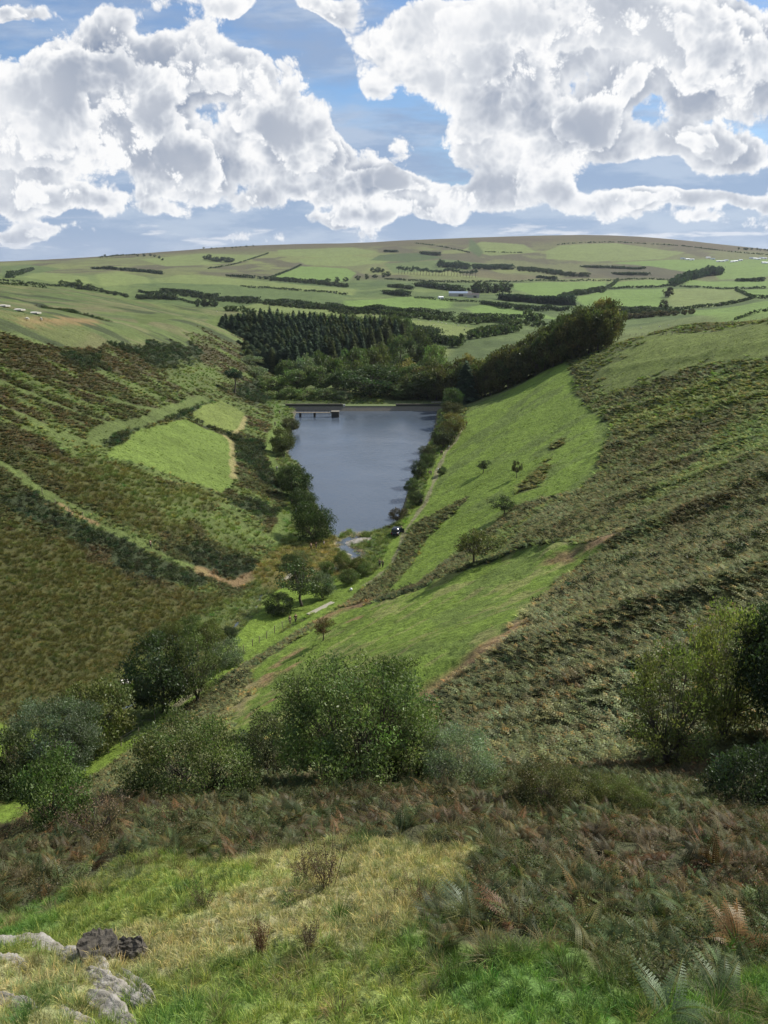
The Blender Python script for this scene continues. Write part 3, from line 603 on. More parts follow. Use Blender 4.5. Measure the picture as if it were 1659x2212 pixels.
def frond(g, L0, npin, wid, yaw, lean, sub, col):
    """one arching fern frond from the origin, as pinnae quads along a curved rachis"""
    t = np.linspace(.12, 1, npin); d = np.array([math.cos(yaw), math.sin(yaw), 0]); sd = np.array([-d[1], d[0], 0])
    pos = lambda t: d*(L0*(lean*t + .25*t*t)) + np.array([0,0,1])*(L0*(1.0-.15*lean)*(t - .62*t*t)); tt = np.asarray(t)
    P_ = np.stack([pos(q) for q in tt]); T = np.gradient(P_, axis=0); T = unit(T); Vs, Fs, Cs = [], [], []
    w = wid*L0*np.sin(np.clip((1.08-tt), 0, 1)*math.pi*.55)**1.1
    Nn = unit(np.cross(T, np.tile(sd, (len(tt),1))))
    for s in (-1, 1):
        dirp = unit(sd*s + T*.35 - np.array([0,0,.25])); ln = w[:,None]
        if not sub:
            Vq, Fq, Cq = quads(P_ + dirp*ln*.5, dirp*ln*.5, T*(L0/npin*.42), np.tile(col, (len(tt),1))*g.uniform(.75,1.25,(len(tt),1)))
            Vs.append(Vq); Fs.append(Fq); Cs.append(Cq)
        else:
            for k in range(1, sub+1):
                f = k/(sub+1); wq = (1-f)*.30+.06
                for s2 in (-1, 1):
                    dd = unit(T*s2 + dirp*.5); c = P_ + dirp*ln*f; h = ln*wq*.62
                    Vq, Fq, Cq = quads(c + dd*h*.5, dd*h*.55, dirp*(ln/(sub+1)*.60), np.tile(col, (len(tt),1))*g.uniform(.7,1.3,(len(tt),1)))
                    Vs.append(Vq); Fs.append(Fq); Cs.append(Cq)
    st = np.stack([pos(q) for q in np.linspace(0, 1, 7)]); r = L0*.008
    for a, b in zip(st[:-1], st[1:]):
        Vs.append(np.array([a-sd*r, a+sd*r, b+sd*r, b-sd*r])); Fs.append(np.array([[0,1,2,3]])); Cs.append(np.tile(np.array([.9,.7,.4])*np.mean(col), (4,1)))
    return Vs, Fs, Cs
def merge(Vs, Fs, Cs):
    off = 0; F2 = []
    for v, f in zip(Vs, Fs): F2.append(f+off); off += len(v)
    return np.vstack(Vs), np.vstack(F2), np.vstack(Cs)
def proto_bracken(name, seed, nf, npin, sub, mat):
    g = np.random.default_rng(seed); A = ([], [], [])
    for k in range(nf):
        o = np.array([g.normal()*.12, g.normal()*.12, 0]); col = np.ones(3)*g.uniform(.6,1.35)*np.array([1, 1, 1])
        if g.random() < .16: col = col*np.array([1.5, .95, .75])
        Vq, Fq, Cq = frond(g, g.uniform(.7,1.05), npin, g.uniform(.24,.33), g.uniform(0, 6.28), g.uniform(.35,.9), sub, col)
        A[0].extend([v+o for v in Vq]); A[1].extend(Fq); A[2].extend(Cq)
    return np_mesh(name, *merge(*A)[:2], mat, merge(*A)[2])
def proto_blades(name, seed, n, spread, wid, lean, mat, tipcol=(1.25,1.18,.95), h=(.5,1.0)):
    g = np.random.default_rng(seed); Vs, Fs, Cs = [], [], []
    yaw = g.uniform(0, 6.28, n); rr_ = spread*np.sqrt(g.random(n)); H = g.uniform(*h, n); ln = lean*g.uniform(.2,1.2,n)
    d = np.stack([np.cos(yaw), np.sin(yaw), 0*yaw], 1); a2 = g.uniform(0, 6.28, n); s = np.stack([np.cos(a2), np.sin(a2), 0*a2], 1)
    b = d*rr_[:,None]; up = np.array([0,0,1.0])
    p1 = b + up*(H*.55)[:,None] + d*(ln*H*.25)[:,None]; p2 = b + up*(H*(1-.35*ln))[:,None] + d*(ln*H*.9)[:,None]; w = wid*g.uniform(.7,1.3,n)[:,None]
    V = np.stack([b-s*w, b+s*w, p1+s*w*.8, p1-s*w*.8, p2], 1).reshape(-1, 3); i = np.arange(n)*5
    F = np.vstack([np.c_[i, i+1, i+2, i+3], np.c_[i+3, i+2, i+4, i+4]]); c = g.uniform(.7,1.3,n)[:,None]*np.ones(3)
    dry = (g.random(n) < .25)[:,None]; c = np.where(dry, c*np.array([1.55,1.35,1.1]), c)
    C = np.stack([c*.75, c*.75, c, c, c*np.array(tipcol)], 1).reshape(-1, 3)
    # split the triangles out of degenerate quads
    F4 = np.c_[i, i+1, i+2, i+3]; F3 = np.c_[i+3, i+2, i+4]
    F3q = F3; V2 = np.vstack([V, (V[F3q[:,0]]+V[F3q[:,2]])/2]); k = np.arange(n)+len(V)
    Fq = np.vstack([F4, np.c_[F3q[:,0], F3q[:,1], F3q[:,2], k]]); C2 = np.vstack([C, (C[F3q[:,0]]+C[F3q[:,2]])/2])
    return np_mesh(name, V2, Fq, mat, C2)
def proto_bush(name, seed, n, size, mat, squash=.75, lobes=7, aspect=.5):
    g = np.random.default_rng(seed); c0 = np.c_[g.normal(size=(lobes,2))*.28, g.uniform(.15,.55,lobes)]; k = g.integers(0, lobes, n)
    C = c0[k] + rand_dirs(n, g)*(.30*g.random(n)**.4)[:,None]*np.array([1,1,squash]); C[:,2] = np.maximum(C[:,2], .0)
    cl = g.uniform(.65,1.35,lobes)[k][:,None]*g.uniform(.8,1.2,(n,1))*np.ones(3)
    return np_mesh(name, *leaves(C, size, aspect, cl, g, .5)[:2], mat, np.repeat(cl, 4, 0))
hid = {}
def proto_coll(name, meshes):
    col = bpy.data.collections.new(name)
    for k, me in enumerate(meshes):
        o = bpy.data.objects.new(me.name, me); col.objects.link(o)
    return col
PC_NEAR = proto_coll('bracken_plants', [proto_bracken('bracken_plant', 10+k, 9, 17, 3, FRN_I) for k in range(4)])
PC_MID = proto_coll('bracken_clumps', [proto_bracken('bracken_clump', 30+k, 11, 6, 0, FRN_I) for k in range(4)])
PC_GRASS = proto_coll('grass_tufts', [proto_blades('grass_tuft', 50+k, 46, .35, .014, .9, FOL_I) for k in range(4)])
PC_TUSS = proto_coll('grass_tussocks', [proto_blades('grass_tussock', 60+k, 80, .26, .013, 1.35, FOL_I) for k in range(4)])
PC_FINE = proto_coll('fine_undergrowth', [proto_bush('undergrowth', 170+k, 420, .026, FOL_I, .8, 11, .45) for k in range(4)])
PC_TALL = proto_coll('fine_tussocks', [proto_blades('fine_tussock', 160+k, 130, .30, .0075, 1.1, FOL_I) for k in range(4)])
PC_GORSE = proto_coll('low_scrub', [proto_bush('scrub', 70+k, 170, .075, FOL_I) for k in range(4)])
def stuff_points(name, coll, X, Y, Z, scl, tint, nproto=4, tilt=.15, zs=1.0, **props):
    n = len(X); me = bpy.data.meshes.new(name); me.vertices.add(n); me.vertices.foreach_set('co', np.stack([X,Y,Z],1).astype(np.float32).ravel())
    a = me.attributes.new('rot', 'FLOAT_VECTOR', 'POINT'); a.data.foreach_set('vector', np.stack([rng.normal(size=n)*tilt, rng.normal(size=n)*tilt, rng.uniform(0,6.28,n)],1).astype(np.float32).ravel())
    a = me.attributes.new('scl', 'FLOAT_VECTOR', 'POINT'); a.data.foreach_set('vector', (np.asarray(scl)[:,None]*np.array([1,1,zs])).astype(np.float32).ravel())
    a = me.attributes.new('idx', 'INT', 'POINT'); a.data.foreach_set('value', rng.integers(0, nproto, n).astype(np.int32))
    a = me.attributes.new('tint', 'FLOAT_COLOR', 'POINT'); a.data.foreach_set('color', np.c_[tint, np.ones(n)].astype(np.float32).ravel())
    o = link(name, me, kind='stuff', **props)
    ng = bpy.data.node_groups.new(name, 'GeometryNodeTree'); ng.interface.new_socket('Geometry', in_out='INPUT', socket_type='NodeSocketGeometry'); ng.interface.new_socket('Geometry', in_out='OUTPUT', socket_type='NodeSocketGeometry')
    i = ng.nodes.new('NodeGroupInput'); q = ng.nodes.new('NodeGroupOutput'); ip = ng.nodes.new('GeometryNodeInstanceOnPoints'); ci_ = ng.nodes.new('GeometryNodeCollectionInfo')
    ci_.inputs['Collection'].default_value = coll; ci_.inputs['Separate Children'].default_value = True; ci_.inputs['Reset Children'].default_value = True
    def na(nm, ty): z = ng.nodes.new('GeometryNodeInputNamedAttribute'); z.data_type = ty; z.inputs['Name'].default_value = nm; return z.outputs['Attribute']
    ip.inputs['Pick Instance'].default_value = True
    for a_, b_ in ((i.outputs[0], ip.inputs['Points']), (ci_.outputs[0], ip.inputs['Instance']), (na('idx','INT'), ip.inputs['Instance Index']), (na('rot','FLOAT_VECTOR'), ip.inputs['Rotation']), (na('scl','FLOAT_VECTOR'), ip.inputs['Scale']), (ip.outputs[0], q.inputs[0])): ng.links.new(a_, b_)
    md = o.modifiers.new('scatter', 'NODES'); md.node_group = ng
    return o
# candidate sites: one draw per ground cell
front = (np.abs(TH) < R(36.2)); fj = np.where(front)[0]
def sites(mask, dens):
    """mask, dens over the grid cells -> jittered ground points"""
    dr = np.diff(RR, append=RR[-1]*1.1)[:,None]; dt = np.diff(TH, append=TH[-1]+.01)[None,:]
    ar = RR[:,None]*dt*dr; lam = np.where(mask & (front[None,:] | ((rr2 < 32) & (np.abs(TH)[None,:] < R(95)))), ar*dens, 0); n = rng.poisson(np.minimum(lam, 6000)); i, j = np.nonzero(n); k = n[i,j]
    i = np.repeat(i, k); j = np.repeat(j, k); r = RR[i] + rng.random(len(i))*dr[i,0]; t = TH[j] + rng.random(len(i))*dt[0,j]
    i2 = np.minimum(i+1, nr-1); j2 = np.minimum(j+1, nt_-1); a = (r-RR[i])/dr[i,0]; b = (t-TH[j])/dt[0,j]
    z = (zg[i,j]*(1-a)*(1-b)+zg[i2,j]*a*(1-b)+zg[i,j2]*(1-a)*b+zg[i2,j2]*a*b)
    return r*np.sin(t), r*np.cos(t), z, CV.col[i,j], r, i, j
rr2 = np.hypot(xg, yg); near = rr2 < 520
def jitter(col, k=.3, hue=.12):
    n = len(col); return col*rng.uniform(1-k, 1+k, (n,1))*(1 + rng.normal(size=(n,3))*hue*np.array([1,.4,.8]))
lakem = (sdf(xg, yg, SH) < .5)
veg = CV.veg*(~lakem)
def spacing(s0, k): return 1/np.maximum(s0, k*rr2)**2
# bracken and heath on both slopes
isb = near & (CV.kind == 1)
x, y, z, c, r, *_ = sites(isb & (rr2 > 26), veg*spacing(.33, .0035))
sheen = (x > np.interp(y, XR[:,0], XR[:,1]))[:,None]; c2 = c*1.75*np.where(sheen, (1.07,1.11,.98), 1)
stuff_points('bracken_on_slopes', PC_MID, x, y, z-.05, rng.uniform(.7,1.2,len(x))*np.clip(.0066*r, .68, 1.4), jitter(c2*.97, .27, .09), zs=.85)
x, y, z, c, r, i, j = sites((rr2 < 30) & (rr2 > 4.2) & (CV.kind == 1), veg*spacing(.21, .0))
rust = fbm(x/3.2, y/3.2, 200, 3) + rng.normal(size=len(x))*.10; cc = np.where((rust > .63)[:,None], (.098,.078,.042), np.where((rust > .50)[:,None], (.082,.086,.038), (.076,.098,.038)))
stuff_points('bracken_in_foreground', PC_NEAR, x, y, z-.08, rng.uniform(.26,.52,len(x)), jitter(cc*1.08, .45, .06), tilt=.28)
x, y, z, c, r, i, j = sites((rr2 < 45) & (rr2 > 4.2) & (CV.kind == 1), veg*spacing(.34, .0))
stuff_points('undergrowth_in_foreground', PC_FINE, x, y, z-.06, rng.uniform(.25,.62,len(x)), jitter(np.where((rng.random(len(x)) < .5)[:,None], (.076,.092,.034), (.098,.080,.038)), .4, .12), zs=.9)
x, y, z, c, r, i, j = sites((rr2 < 34) & (rr2 > 4.2) & (CV.kind == 1), veg*spacing(1.0, .0))
stuff_points('dry_stems_in_bracken', PC_TALL, x, y, z, rng.uniform(.18,.36,len(x)), jitter(np.tile((.12,.105,.060), (len(x),1)), .3, .1), tilt=.3)
# rushes and tussocks
x, y, z, c, r, *_ = sites(near & (CV.kind == 2), veg*spacing(.46, .0040))
stuff_points('tussock_grass_on_slopes', PC_TUSS, x, y, z-.03, rng.uniform(.6,1.15,len(x))*np.clip(.0072*r, .7, 1.4), jitter(c*1.95, .40, .13), zs=.9)
x, y, z, c, r, *_ = sites(near & (CV.kind == 3), veg*spacing(.55, .0050))
stuff_points('gorse_and_heather', PC_GORSE, x, y, z-.08, rng.uniform(.8,1.7,len(x))*np.clip(.0062*r, .9, 1.6), jitter(c*1.5, .4, .2), zs=.8)
# scattered scrub inside the bracken
x, y, z, c, r, *_ = sites(near & (CV.kind == 1) & (rr2 > 40), veg*spacing(1.6, .013)*(CV.n1 > .5))
stuff_points('scrub_in_bracken', PC_GORSE, x, y, z-.08, rng.uniform(.8,1.6,len(x)), jitter(np.tile((.045,.052,.024), (len(x),1)), .4, .2), zs=.7)
# pasture tufts
x, y, z, c, r, *_ = sites(near & (CV.kind == 0) & (rr2 > 45) & (rr2 < 330) & ~lakem & (CV.col[...,1] > .08), spacing(1.5, .0105))
stuff_points('pasture_tufts', PC_TUSS, x, y, z-.02, rng.uniform(.18,.40,len(x))*np.clip(.01*r, 1, 2), jitter(c*1.2, .2, .06), zs=.4)
# foreground grass
k4 = (CV.kind == 4)
x, y, z, c, r, *_ = sites(k4 & (rr2 > 1.5) & (rr2 < 22), spacing(.070, .005))
stuff_points('foreground_grass', PC_GRASS, x, y, z-.01, rng.uniform(.07,.15,len(x))*(.7+.7*fbm(x/.9, y/.9, 300, 3)), jitter(c*1.30, .3, .10), tilt=.2)
x, y, z, c, r, *_ = sites(k4 & (rr2 > 2.5) & (rr2 < 22), spacing(.42, .0)*(CV.n2 > .42))
hue = fbm(x/1.3, y/1.3, 333, 2)[:,None]
stuff_points('foreground_tussocks', PC_TALL, x, y, z-.02, rng.uniform(.12,.26,len(x)), jitter(np.where(hue > .5, (.070,.125,.036), (.22,.20,.10)), .3, .10), tilt=.2)

db = sdf(xg, yg, GEO['fgrass']); x, y, z, c, r, *_ = sites((np.abs(db) < .7) & (rr2 > 3), spacing(.30, .0))
stuff_points('rough_grass_at_bracken_edge', PC_TALL, x, y, z-.02, rng.uniform(.15,.30,len(x)), jitter(np.where((rng.random(len(x)) < .5)[:,None], (.085,.130,.040), (.17,.165,.085)), .35, .1), tilt=.3)
# ------------------------------------------------------------------ trees
def tube(pts, rad, sides=6):
    pts = np.asarray(pts, float); n = len(pts); T = unit(np.gradient(pts, axis=0)); ref = np.array([.31,.95,.05]); U = unit(np.cross(T, ref)); W = np.cross(T, U)
    a = np.linspace(0, 2*math.pi, sides, endpoint=False); V = pts[:,None] + np.asarray(rad)[:,None,None]*(np.cos(a)[None,:,None]*U[:,None]+np.sin(a)[None,:,None]*W[:,None])
    i, j = np.meshgrid(np.arange(n-1), np.arange(sides), indexing='ij'); b = i*sides; F = np.stack([b+j, b+(j+1)%sides, b+sides+(j+1)%sides, b+sides+j], -1).reshape(-1,4)
    return V.reshape(-1,3), F
def make_tree(seed, kind='round', nleaf=2500, leaf=.05, clumps=40, trunk=.25, stems=1, wid=1.0, clr=.17, aspect=.55, low=.12, twigs=0, hollow=.55):
    """unit-height tree: (crown mesh, trunk mesh)"""
    g = np.random.default_rng(seed); TVs, TFs, off = [], [], 0
    def add(pts, rad, sd=6):
        nonlocal off
        v, f = tube(pts, rad, sd); TVs.append(v); TFs.append(f+off); off += len(v)
    rx = wid/2
    if kind == 'conifer':
        add([(0,0,0),(0,0,.5),(0,0,.98)], [.018,.012,.002], 5)
        t = g.random(nleaf)**.75; zc = .10 + .90*(1-t); zc = np.round(zc*26 + g.normal(size=nleaf)*.18)/26; R_ = rx*(1-zc)**.85*(.9+.25*np.sin(zc*90)) + .012
        a = g.uniform(0,6.28,nleaf); f = g.random(nleaf)**.45; d = np.stack([np.cos(a),np.sin(a),0*a],1); C = d*(R_*f)[:,None]; C[:,2] = zc - .10*f*R_/rx*.6 + g.normal(size=nleaf)*.006
        A = unit(d + np.array([0,0,-.45]) + g.normal(size=(nleaf,3))*.25); B = unit(np.cross(A, [0,0,1]) + g.normal(size=(nleaf,3))*.2); s = (leaf*g.uniform(.6,1.3,nleaf)*(.5+.7*(1-zc)))[:,None]
        cl = g.uniform(.65,1.35,(nleaf,1))*np.ones(3); V, F_, C3 = quads(C, A*s*1.5, B*s*.7, cl)
    else:
        cz = low + (1-low)*.52; rz = (1-low)*.5
        if kind == 'pine': cz, rz = .80, .17
        U = rand_dirs(clumps, g); rad = g.uniform(hollow, 1.0, clumps)**.6; cc = np.c_[U[:,0]*rx*rad, U[:,1]*rx*rad, cz + U[:,2]*rz*rad]
        cc *= 1 + (g.random((clumps,1))-.5)*.22*np.array([1,1,.5]); cc[:,2] = np.minimum(cc[:,2], .97)
        if kind == 'wind': cc[:,0] += (cc[:,2]-.4)*.35
        cs = clr*g.uniform(.6,1.3,clumps)*(.7+.3*min(wid,1.6))
        base = [np.array([g.normal()*.03*(stems > 1)*wid, g.normal()*.03*(stems > 1)*wid, 0]) for _ in range(stems)]
        forks = []
        for s in range(stems):
            a = g.uniform(0,6.28); top = np.array([math.cos(a)*.22*rx*(stems > 1)+g.normal()*.03, math.sin(a)*.22*rx*(stems > 1)+g.normal()*.03, trunk + .12])
            tr = (.030 if stems == 1 else .016); mid = (base[s]+top)/2 + g.normal(size=3)*.015; add([base[s]-[0,0,.05], base[s], mid, top], [tr*1.5, tr*1.2, tr*.95, tr*.8], 7); forks.append((top, tr*.75))
        for k in range(clumps):
            f, fr = forks[int(np.argmin([np.hypot(*(cc[k]-q[0])[:2]) + g.random()*.1 for q in forks]))]
            m = f*.5 + cc[k]*.5 + np.array([0,0,-.03]) + g.normal(size=3)*.02; r0 = fr*g.uniform(.3,.6); add([f-(m-f)*.05, f*.75+m*.25, m, m*.4+cc[k]*.6, cc[k]], [r0, r0*.85, r0*.6, r0*.35, r0*.12], 5)
            for _ in range(twigs):
                e = cc[k] + unit(g.normal(size=3)+[0,0,.4])*cs[k]*g.uniform(.6,1.0); q = m*.3+cc[k]*.7; add([q, (q+e)/2+g.normal(size=3)*.008, e], [r0*.3, r0*.2, r0*.07], 4)
        wk = cs**2; k = g.choice(clumps, nleaf, p=wk/wk.sum()); dirs = rand_dirs(nleaf, g); C = cc[k] + dirs*(cs[k]*g.random(nleaf)**.42)[:,None]*np.array([1.1,1.1,.8])
        C[:,2] = np.maximum(C[:,2], .012); tone = g.uniform(.72,1.28,(clumps,1))*(1+g.normal(size=(clumps,3))*.06); cl = tone[k]*g.uniform(.7,1.3,(nleaf,1))
        V, F_, C3 = leaves(C, leaf, aspect, cl, g, .35, dirs*.6)
    nm = {'conifer':'needles','pine':'crown'}.get(kind, 'crown')
    cm = np_mesh(nm, V, F_, FOL_T, C3); tm = np_mesh('trunk', np.vstack(TVs), np.vstack(TFs), BARK, smooth=True)
    return cm, tm
def put_tree(name, proto, loc, h, label, cat='tree', tint=(.06,.08,.03), w=1.0, rot=None, group=None, sink=.1, trunk_name='trunk', crown_name='crown'):
    e = bpy.data.objects.new(name, None); scene.collection.objects.link(e); e.location = (loc[0], loc[1], loc[2]-sink); e.empty_display_size = .5
    e.rotation_euler = (0, 0, rng.uniform(0,6.28) if rot is None else rot); e.scale = (h*w, h*w, h); e['label'] = label; e['category'] = cat
    if group: e['group'] = group
    for me, nm in ((proto[0], crown_name), (proto[1], trunk_name)):
        o = bpy.data.objects.new(nm, me); scene.collection.objects.link(o); o.parent = e
        if nm == crown_name: o.color = tuple(np.maximum(np.array(tint)*(1.42 if loc[1] < 110 else 1.18)*np.array([1.06,1,.95]), (.036,.05,.026))) + (1,)
    return e
def depth(p): d = np.asarray(p) - EYE; return d[1]*math.cos(PITCH) - d[2]*math.sin(PITCH)
def g3(x, y): return np.array([x, y, float(ground_z(np.array([x]), np.array([y]))[0])])
def plant(name, proto, u, vb, vt, wpx, label, cat='tree', tint=(.06,.08,.03), pw=1.0, **kw):
    """base seen at (u, vb), top at vt, crown wpx wide"""
    b = P(u, vb); b = g3(b[0], b[1]); d = depth(b); dep = PITCH + math.atan((vt/2+vb/2 - H0/2)/F0)
    h = (vb-vt)/F0*d/max(math.cos(dep), .5); return put_tree(name, proto, b, h, label, cat, tint, w=(wpx/F0*d/h)/pw, **kw)
GREEN_D=(.062,.084,.034); GREEN_M=(.088,.118,.042); OLIVE=(.110,.126,.044); GREYG=(.105,.130,.076); YEL=(.150,.165,.050); DARK=(.046,.060,.030); RED=(.115,.085,.055); CONI=(.040,.062,.038); AUT=(.135,.120,.045)
# near and middle-distance shrubs, each grown for itself
big_w = make_tree(1, 'round', 42000, .0122, 190, .16, 9, 1.15, .105, .42, .04, 4, .35)
gw = make_tree(2, 'round', 26000, .017, 110, .05, 9, 1.3, .12, .30, .02, 2, .5)
sl = make_tree(3, 'round', 8500, .016, 55, .16, 6, .8, .11, .45, .08, 4, .35)
br = make_tree(4, 'round', 27000, .0175, 130, .06, 8, 1.9, .14, .5, .02, 2, .4)
mid1 = make_tree(5, 'round', 9000, .022, 80, .12, 3, 1.05, .14, .5, .05, 1, .5)
mid2 = make_tree(6, 'round', 9000, .024, 60, .10, 4, 1.3, .17, .5, .02, 1, .5)
bare = make_tree(7, 'round', 2600, .015, 70, .12, 6, 1.2, .12, .4, .05, 6, .3)
lone = make_tree(8, 'round', 3000, .024, 40, .26, 1, .95, .13, .5, .30, 3, .4)
wind = make_tree(9, 'wind', 3600, .026, 40, .22, 1, 1.3, .14, .5, .34, 3, .4)
spars = make_tree(10, 'round', 8000, .016, 90, .14, 5, 1.1, .115, .45, .10, 5, .3)
plant('willow_tree', big_w, 785, 1690, 1428, 322, 'largest willow in the middle of the foreground, with many stems and thin leaves', tint=GREEN_M, pw=1.15)
plant('willow_shrub', gw, 988, 1700, 1580, 165, 'round grey-green willow shrub just right of the largest willow', 'shrub', (.135,.165,.105), 1.3)
plant('willow_shrub', sl, 895, 1692, 1572, 110, 'loose pale green shrub between the largest willow and the round grey-green one', 'shrub', (.10,.125,.055), .8)
plant('willow_shrub', sl, 588, 1690, 1545, 105, 'slender dark-stemmed shrub close left of the largest willow', 'shrub', (.062,.072,.036), .8)
plant('willow_shrub', spars, 660, 1685, 1500, 140, 'open leaning shrub growing into the left side of the largest willow', 'shrub', GREEN_M, 1.1)
plant('broad_shrub', br, 428, 1722, 1580, 290, 'broad low olive shrub left of the slender dark-stemmed shrub', 'shrub', (.078,.098,.036), 1.9)
plant('broad_shrub', mid2, 130, 1790, 1650, 150, 'green shrub at the lower left, beside the bright grass verge', 'shrub', (.065,.098,.032), 1.3)
plant('bare_shrub', bare, 205, 1800, 1692, 150, 'nearly bare reddish twiggy shrub at the lower left in brown bracken', 'shrub', RED, 1.2)
plant('willow_shrub', gw, 130, 1668, 1528, 195, 'large grey-green willow shrub at the far left of the valley floor', 'shrub', (.072,.095,.058), 1.3)
plant('willow_shrub', mid2, 208, 1612, 1492, 165, 'olive rounded shrub behind the large grey-green willow at left', 'shrub', (.075,.088,.028), 1.3)
plant('willow_shrub', mid1, 10, 1712, 1590, 130, 'dark shrub cut by the left edge of the picture', 'shrub', (.05,.065,.03), 1.05)
plant('oak_tree', mid1, 352, 1540, 1388, 142, 'dark dense oak on the valley floor beside the grassy path', tint=(.036,.052,.024), pw=1.05)
plant('willow_tree', spars, 428, 1515, 1378, 118, 'lighter thin-leaved willow touching the right side of the dark oak', tint=(.078,.098,.036), pw=1.1)
plant('broad_shrub', mid2, 492, 1438, 1388, 72, 'low grey shrub at the fence just beyond the thin-leaved willow', 'shrub', GREYG, 1.3)
for u, vb, vt, w, t, lb in [(375,1386,1345,44,OLIVE,'small olive bush on the tussocky slope above the dark oak'),(412,1374,1334,50,GREEN_M,'small green bush between the olive bush and the stream on the left slope'),(458,1390,1340,58,OLIVE,'taller pale bush beside the stream just before the meadow'),
        (345,1396,1362,36,GREEN_D,'smallest dark bush low on the tussocky left slope'),(498,1378,1354,30,DARK,'dark gorse bush at the near corner of the meadow')]:
    plant('small_bush', mid2, u, vb, vt, w, lb, 'bush', t, 1.3)
plant('alder_tree', lone, 652, 1308, 1218, 95, 'leafy tree with a dark trunk standing alone in the bright meadow below the lake', tint=(.060,.085,.036), pw=.95)
plant('alder_tree', mid1, 697, 1290, 1234, 52, 'grey-green tree just behind the meadow tree', tint=GREYG, pw=1.05)
plant('broad_shrub', mid2, 604, 1326, 1284, 62, 'dark bush in the shade left of the meadow tree', 'bush', DARK, 1.3)
plant('hawthorn_tree', lone, 698, 1387, 1336, 42, 'small reddish hawthorn with a thin trunk at the edge of the lower right field', tint=(.090,.070,.035), pw=.95)
plant('hawthorn_tree', lone, 1043, 1021, 992, 30, 'small dark hawthorn on the bright upper field, leftmost of its pair', tint=DARK, pw=.95)
plant('hawthorn_tree', lone, 1116, 1032, 994, 22, 'thin bare hawthorn on the bright upper field, right of the dark one', tint=(.05,.05,.025), pw=.95)
plant('hawthorn_tree', wind, 1090, 1115, 1076, 56, 'wind-bent hawthorn at the lower edge of the upper field', tint=(.045,.062,.028), pw=1.3)
plant('hawthorn_tree', wind, 1022, 1230, 1160, 96, 'wide olive hawthorn standing on the dark hedge bank', tint=(.078,.086,.032), pw=1.3)
plant('small_bush', mid2, 955, 1024, 1006, 20, 'tiny bush beside the lakeside track', 'bush', GREEN_D, 1.3)
for u, vb, vt, w, pr, t, lb in [(678,1170,1090,84,mid2,(.042,.062,.024),'largest rounded bush at the near left corner of the lake'),(656,1104,1058,56,mid2,(.046,.066,.026),'rounded bush on the left shore, second from the near corner'),(642,1080,1006,64,mid1,(.040,.056,.024),'tall dark bush half way up the left shore'),
        (618,1052,1008,44,mid2,GREEN_D,'lower dark bush left of the tall one on the left shore'),(612,986,926,50,mid1,(.072,.080,.030),'olive tree on the left shore toward the dam'),(628,918,888,40,mid1,(.06,.062,.03),'small brownish tree on the left shore beside the jetty'),
        (858,1129,1094,46,wind,(.05,.04,.026),'reddish leaning tree at the near right corner of the lake'),(922,992,960,34,mid1,(.06,.066,.036),'pale open tree overhanging the right shore'),(957,966,920,50,mid1,(.045,.05,.026),'dark tree on the right shore below the dam trees'),
        (980,938,890,50,mid1,AUT,'autumn-tinted tree on the right shore beside the track'),(976,896,868,44,mid2,(.06,.06,.028),'low brownish bush on the right shore near the dam'),(978,884,838,46,mid1,(.058,.088,.034),'green round tree at the right end of the dam'),
        (899,1090,1058,34,mid2,DARK,'dark bank bush above the nearest right shore'),(889,1060,1028,32,mid2,GREEN_D,'second dark bush up the right shore'),(906,1030,995,36,mid2,DARK,'third dark bush up the right shore'),(924,1010,980,32,mid2,GREEN_D,'fourth dark bush up the right shore'),
        (707,1244,1209,32,mid1,GREEN_M,'slim green shrub beside the stream below the marsh'),(740,1228,1190,40,mid2,OLIVE,'olive shrub in the middle of the streamside row'),(771,1232,1203,34,mid2,(.09,.10,.03),'yellowish shrub at the right of the streamside row'),
        (786,1244,1215,32,mid2,GREEN_M,'small green shrub below the yellowish streamside shrub'),(755,1260,1231,44,mid2,(.085,.11,.04),'pale shrub at the top of the meadow'),(652,1224,1188,54,spars,(.085,.11,.04),'thin-leaved shrub in the marsh behind the meadow tree'),(625,1226,1196,36,mid2,GREEN_D,'dark shrub at the left of the marsh')]:
    plant('waterside_shrub' if pr is not mid1 else 'waterside_tree', pr, u, vb, vt, w, lb, 'bush' if pr is not mid1 else 'tree', t, {id(mid2):1.3, id(mid1):1.05, id(wind):1.3, id(spars):1.1}[id(pr)])
# the right-hand foreground
plant('oak_tree', make_tree(21, 'round', 26000, .015, 150, .22, 3, 1.05, .12, .5, .16, 2, .5), 1712, 1600, 1310, 270, 'tall dark oak cut by the right edge of the picture', tint=(.032,.046,.022), pw=1.05)
plant('birch_tree', spars, 1440, 1655, 1425, 220, 'thin yellow-green birch with fine bare twigs in the bracken at right', tint=(.100,.115,.036), pw=1.1)
plant('birch_tree', spars, 1560, 1600, 1330, 210, 'yellow-leaved birch beside the tall dark oak', tint=(.150,.165,.050), pw=1.1)
plant('broad_shrub', mid2, 1605, 1740, 1610, 170, 'shrub tinted dark as the shade below the yellow-leaved birch', 'shrub', (.030,.042,.022), 1.3)  # deep shade at lower right, put in as a shrub with darkened leaf tint
plant('broad_shrub', br, 1200, 1740, 1665, 190, 'low brown-green bramble right of the round grey-green willow', 'shrub', (.075,.075,.032), 1.9)
plant('broad_shrub', br, 1330, 1750, 1690, 130, 'small grassy bramble below the yellow-green birch', 'shrub', (.085,.095,.035), 1.9)
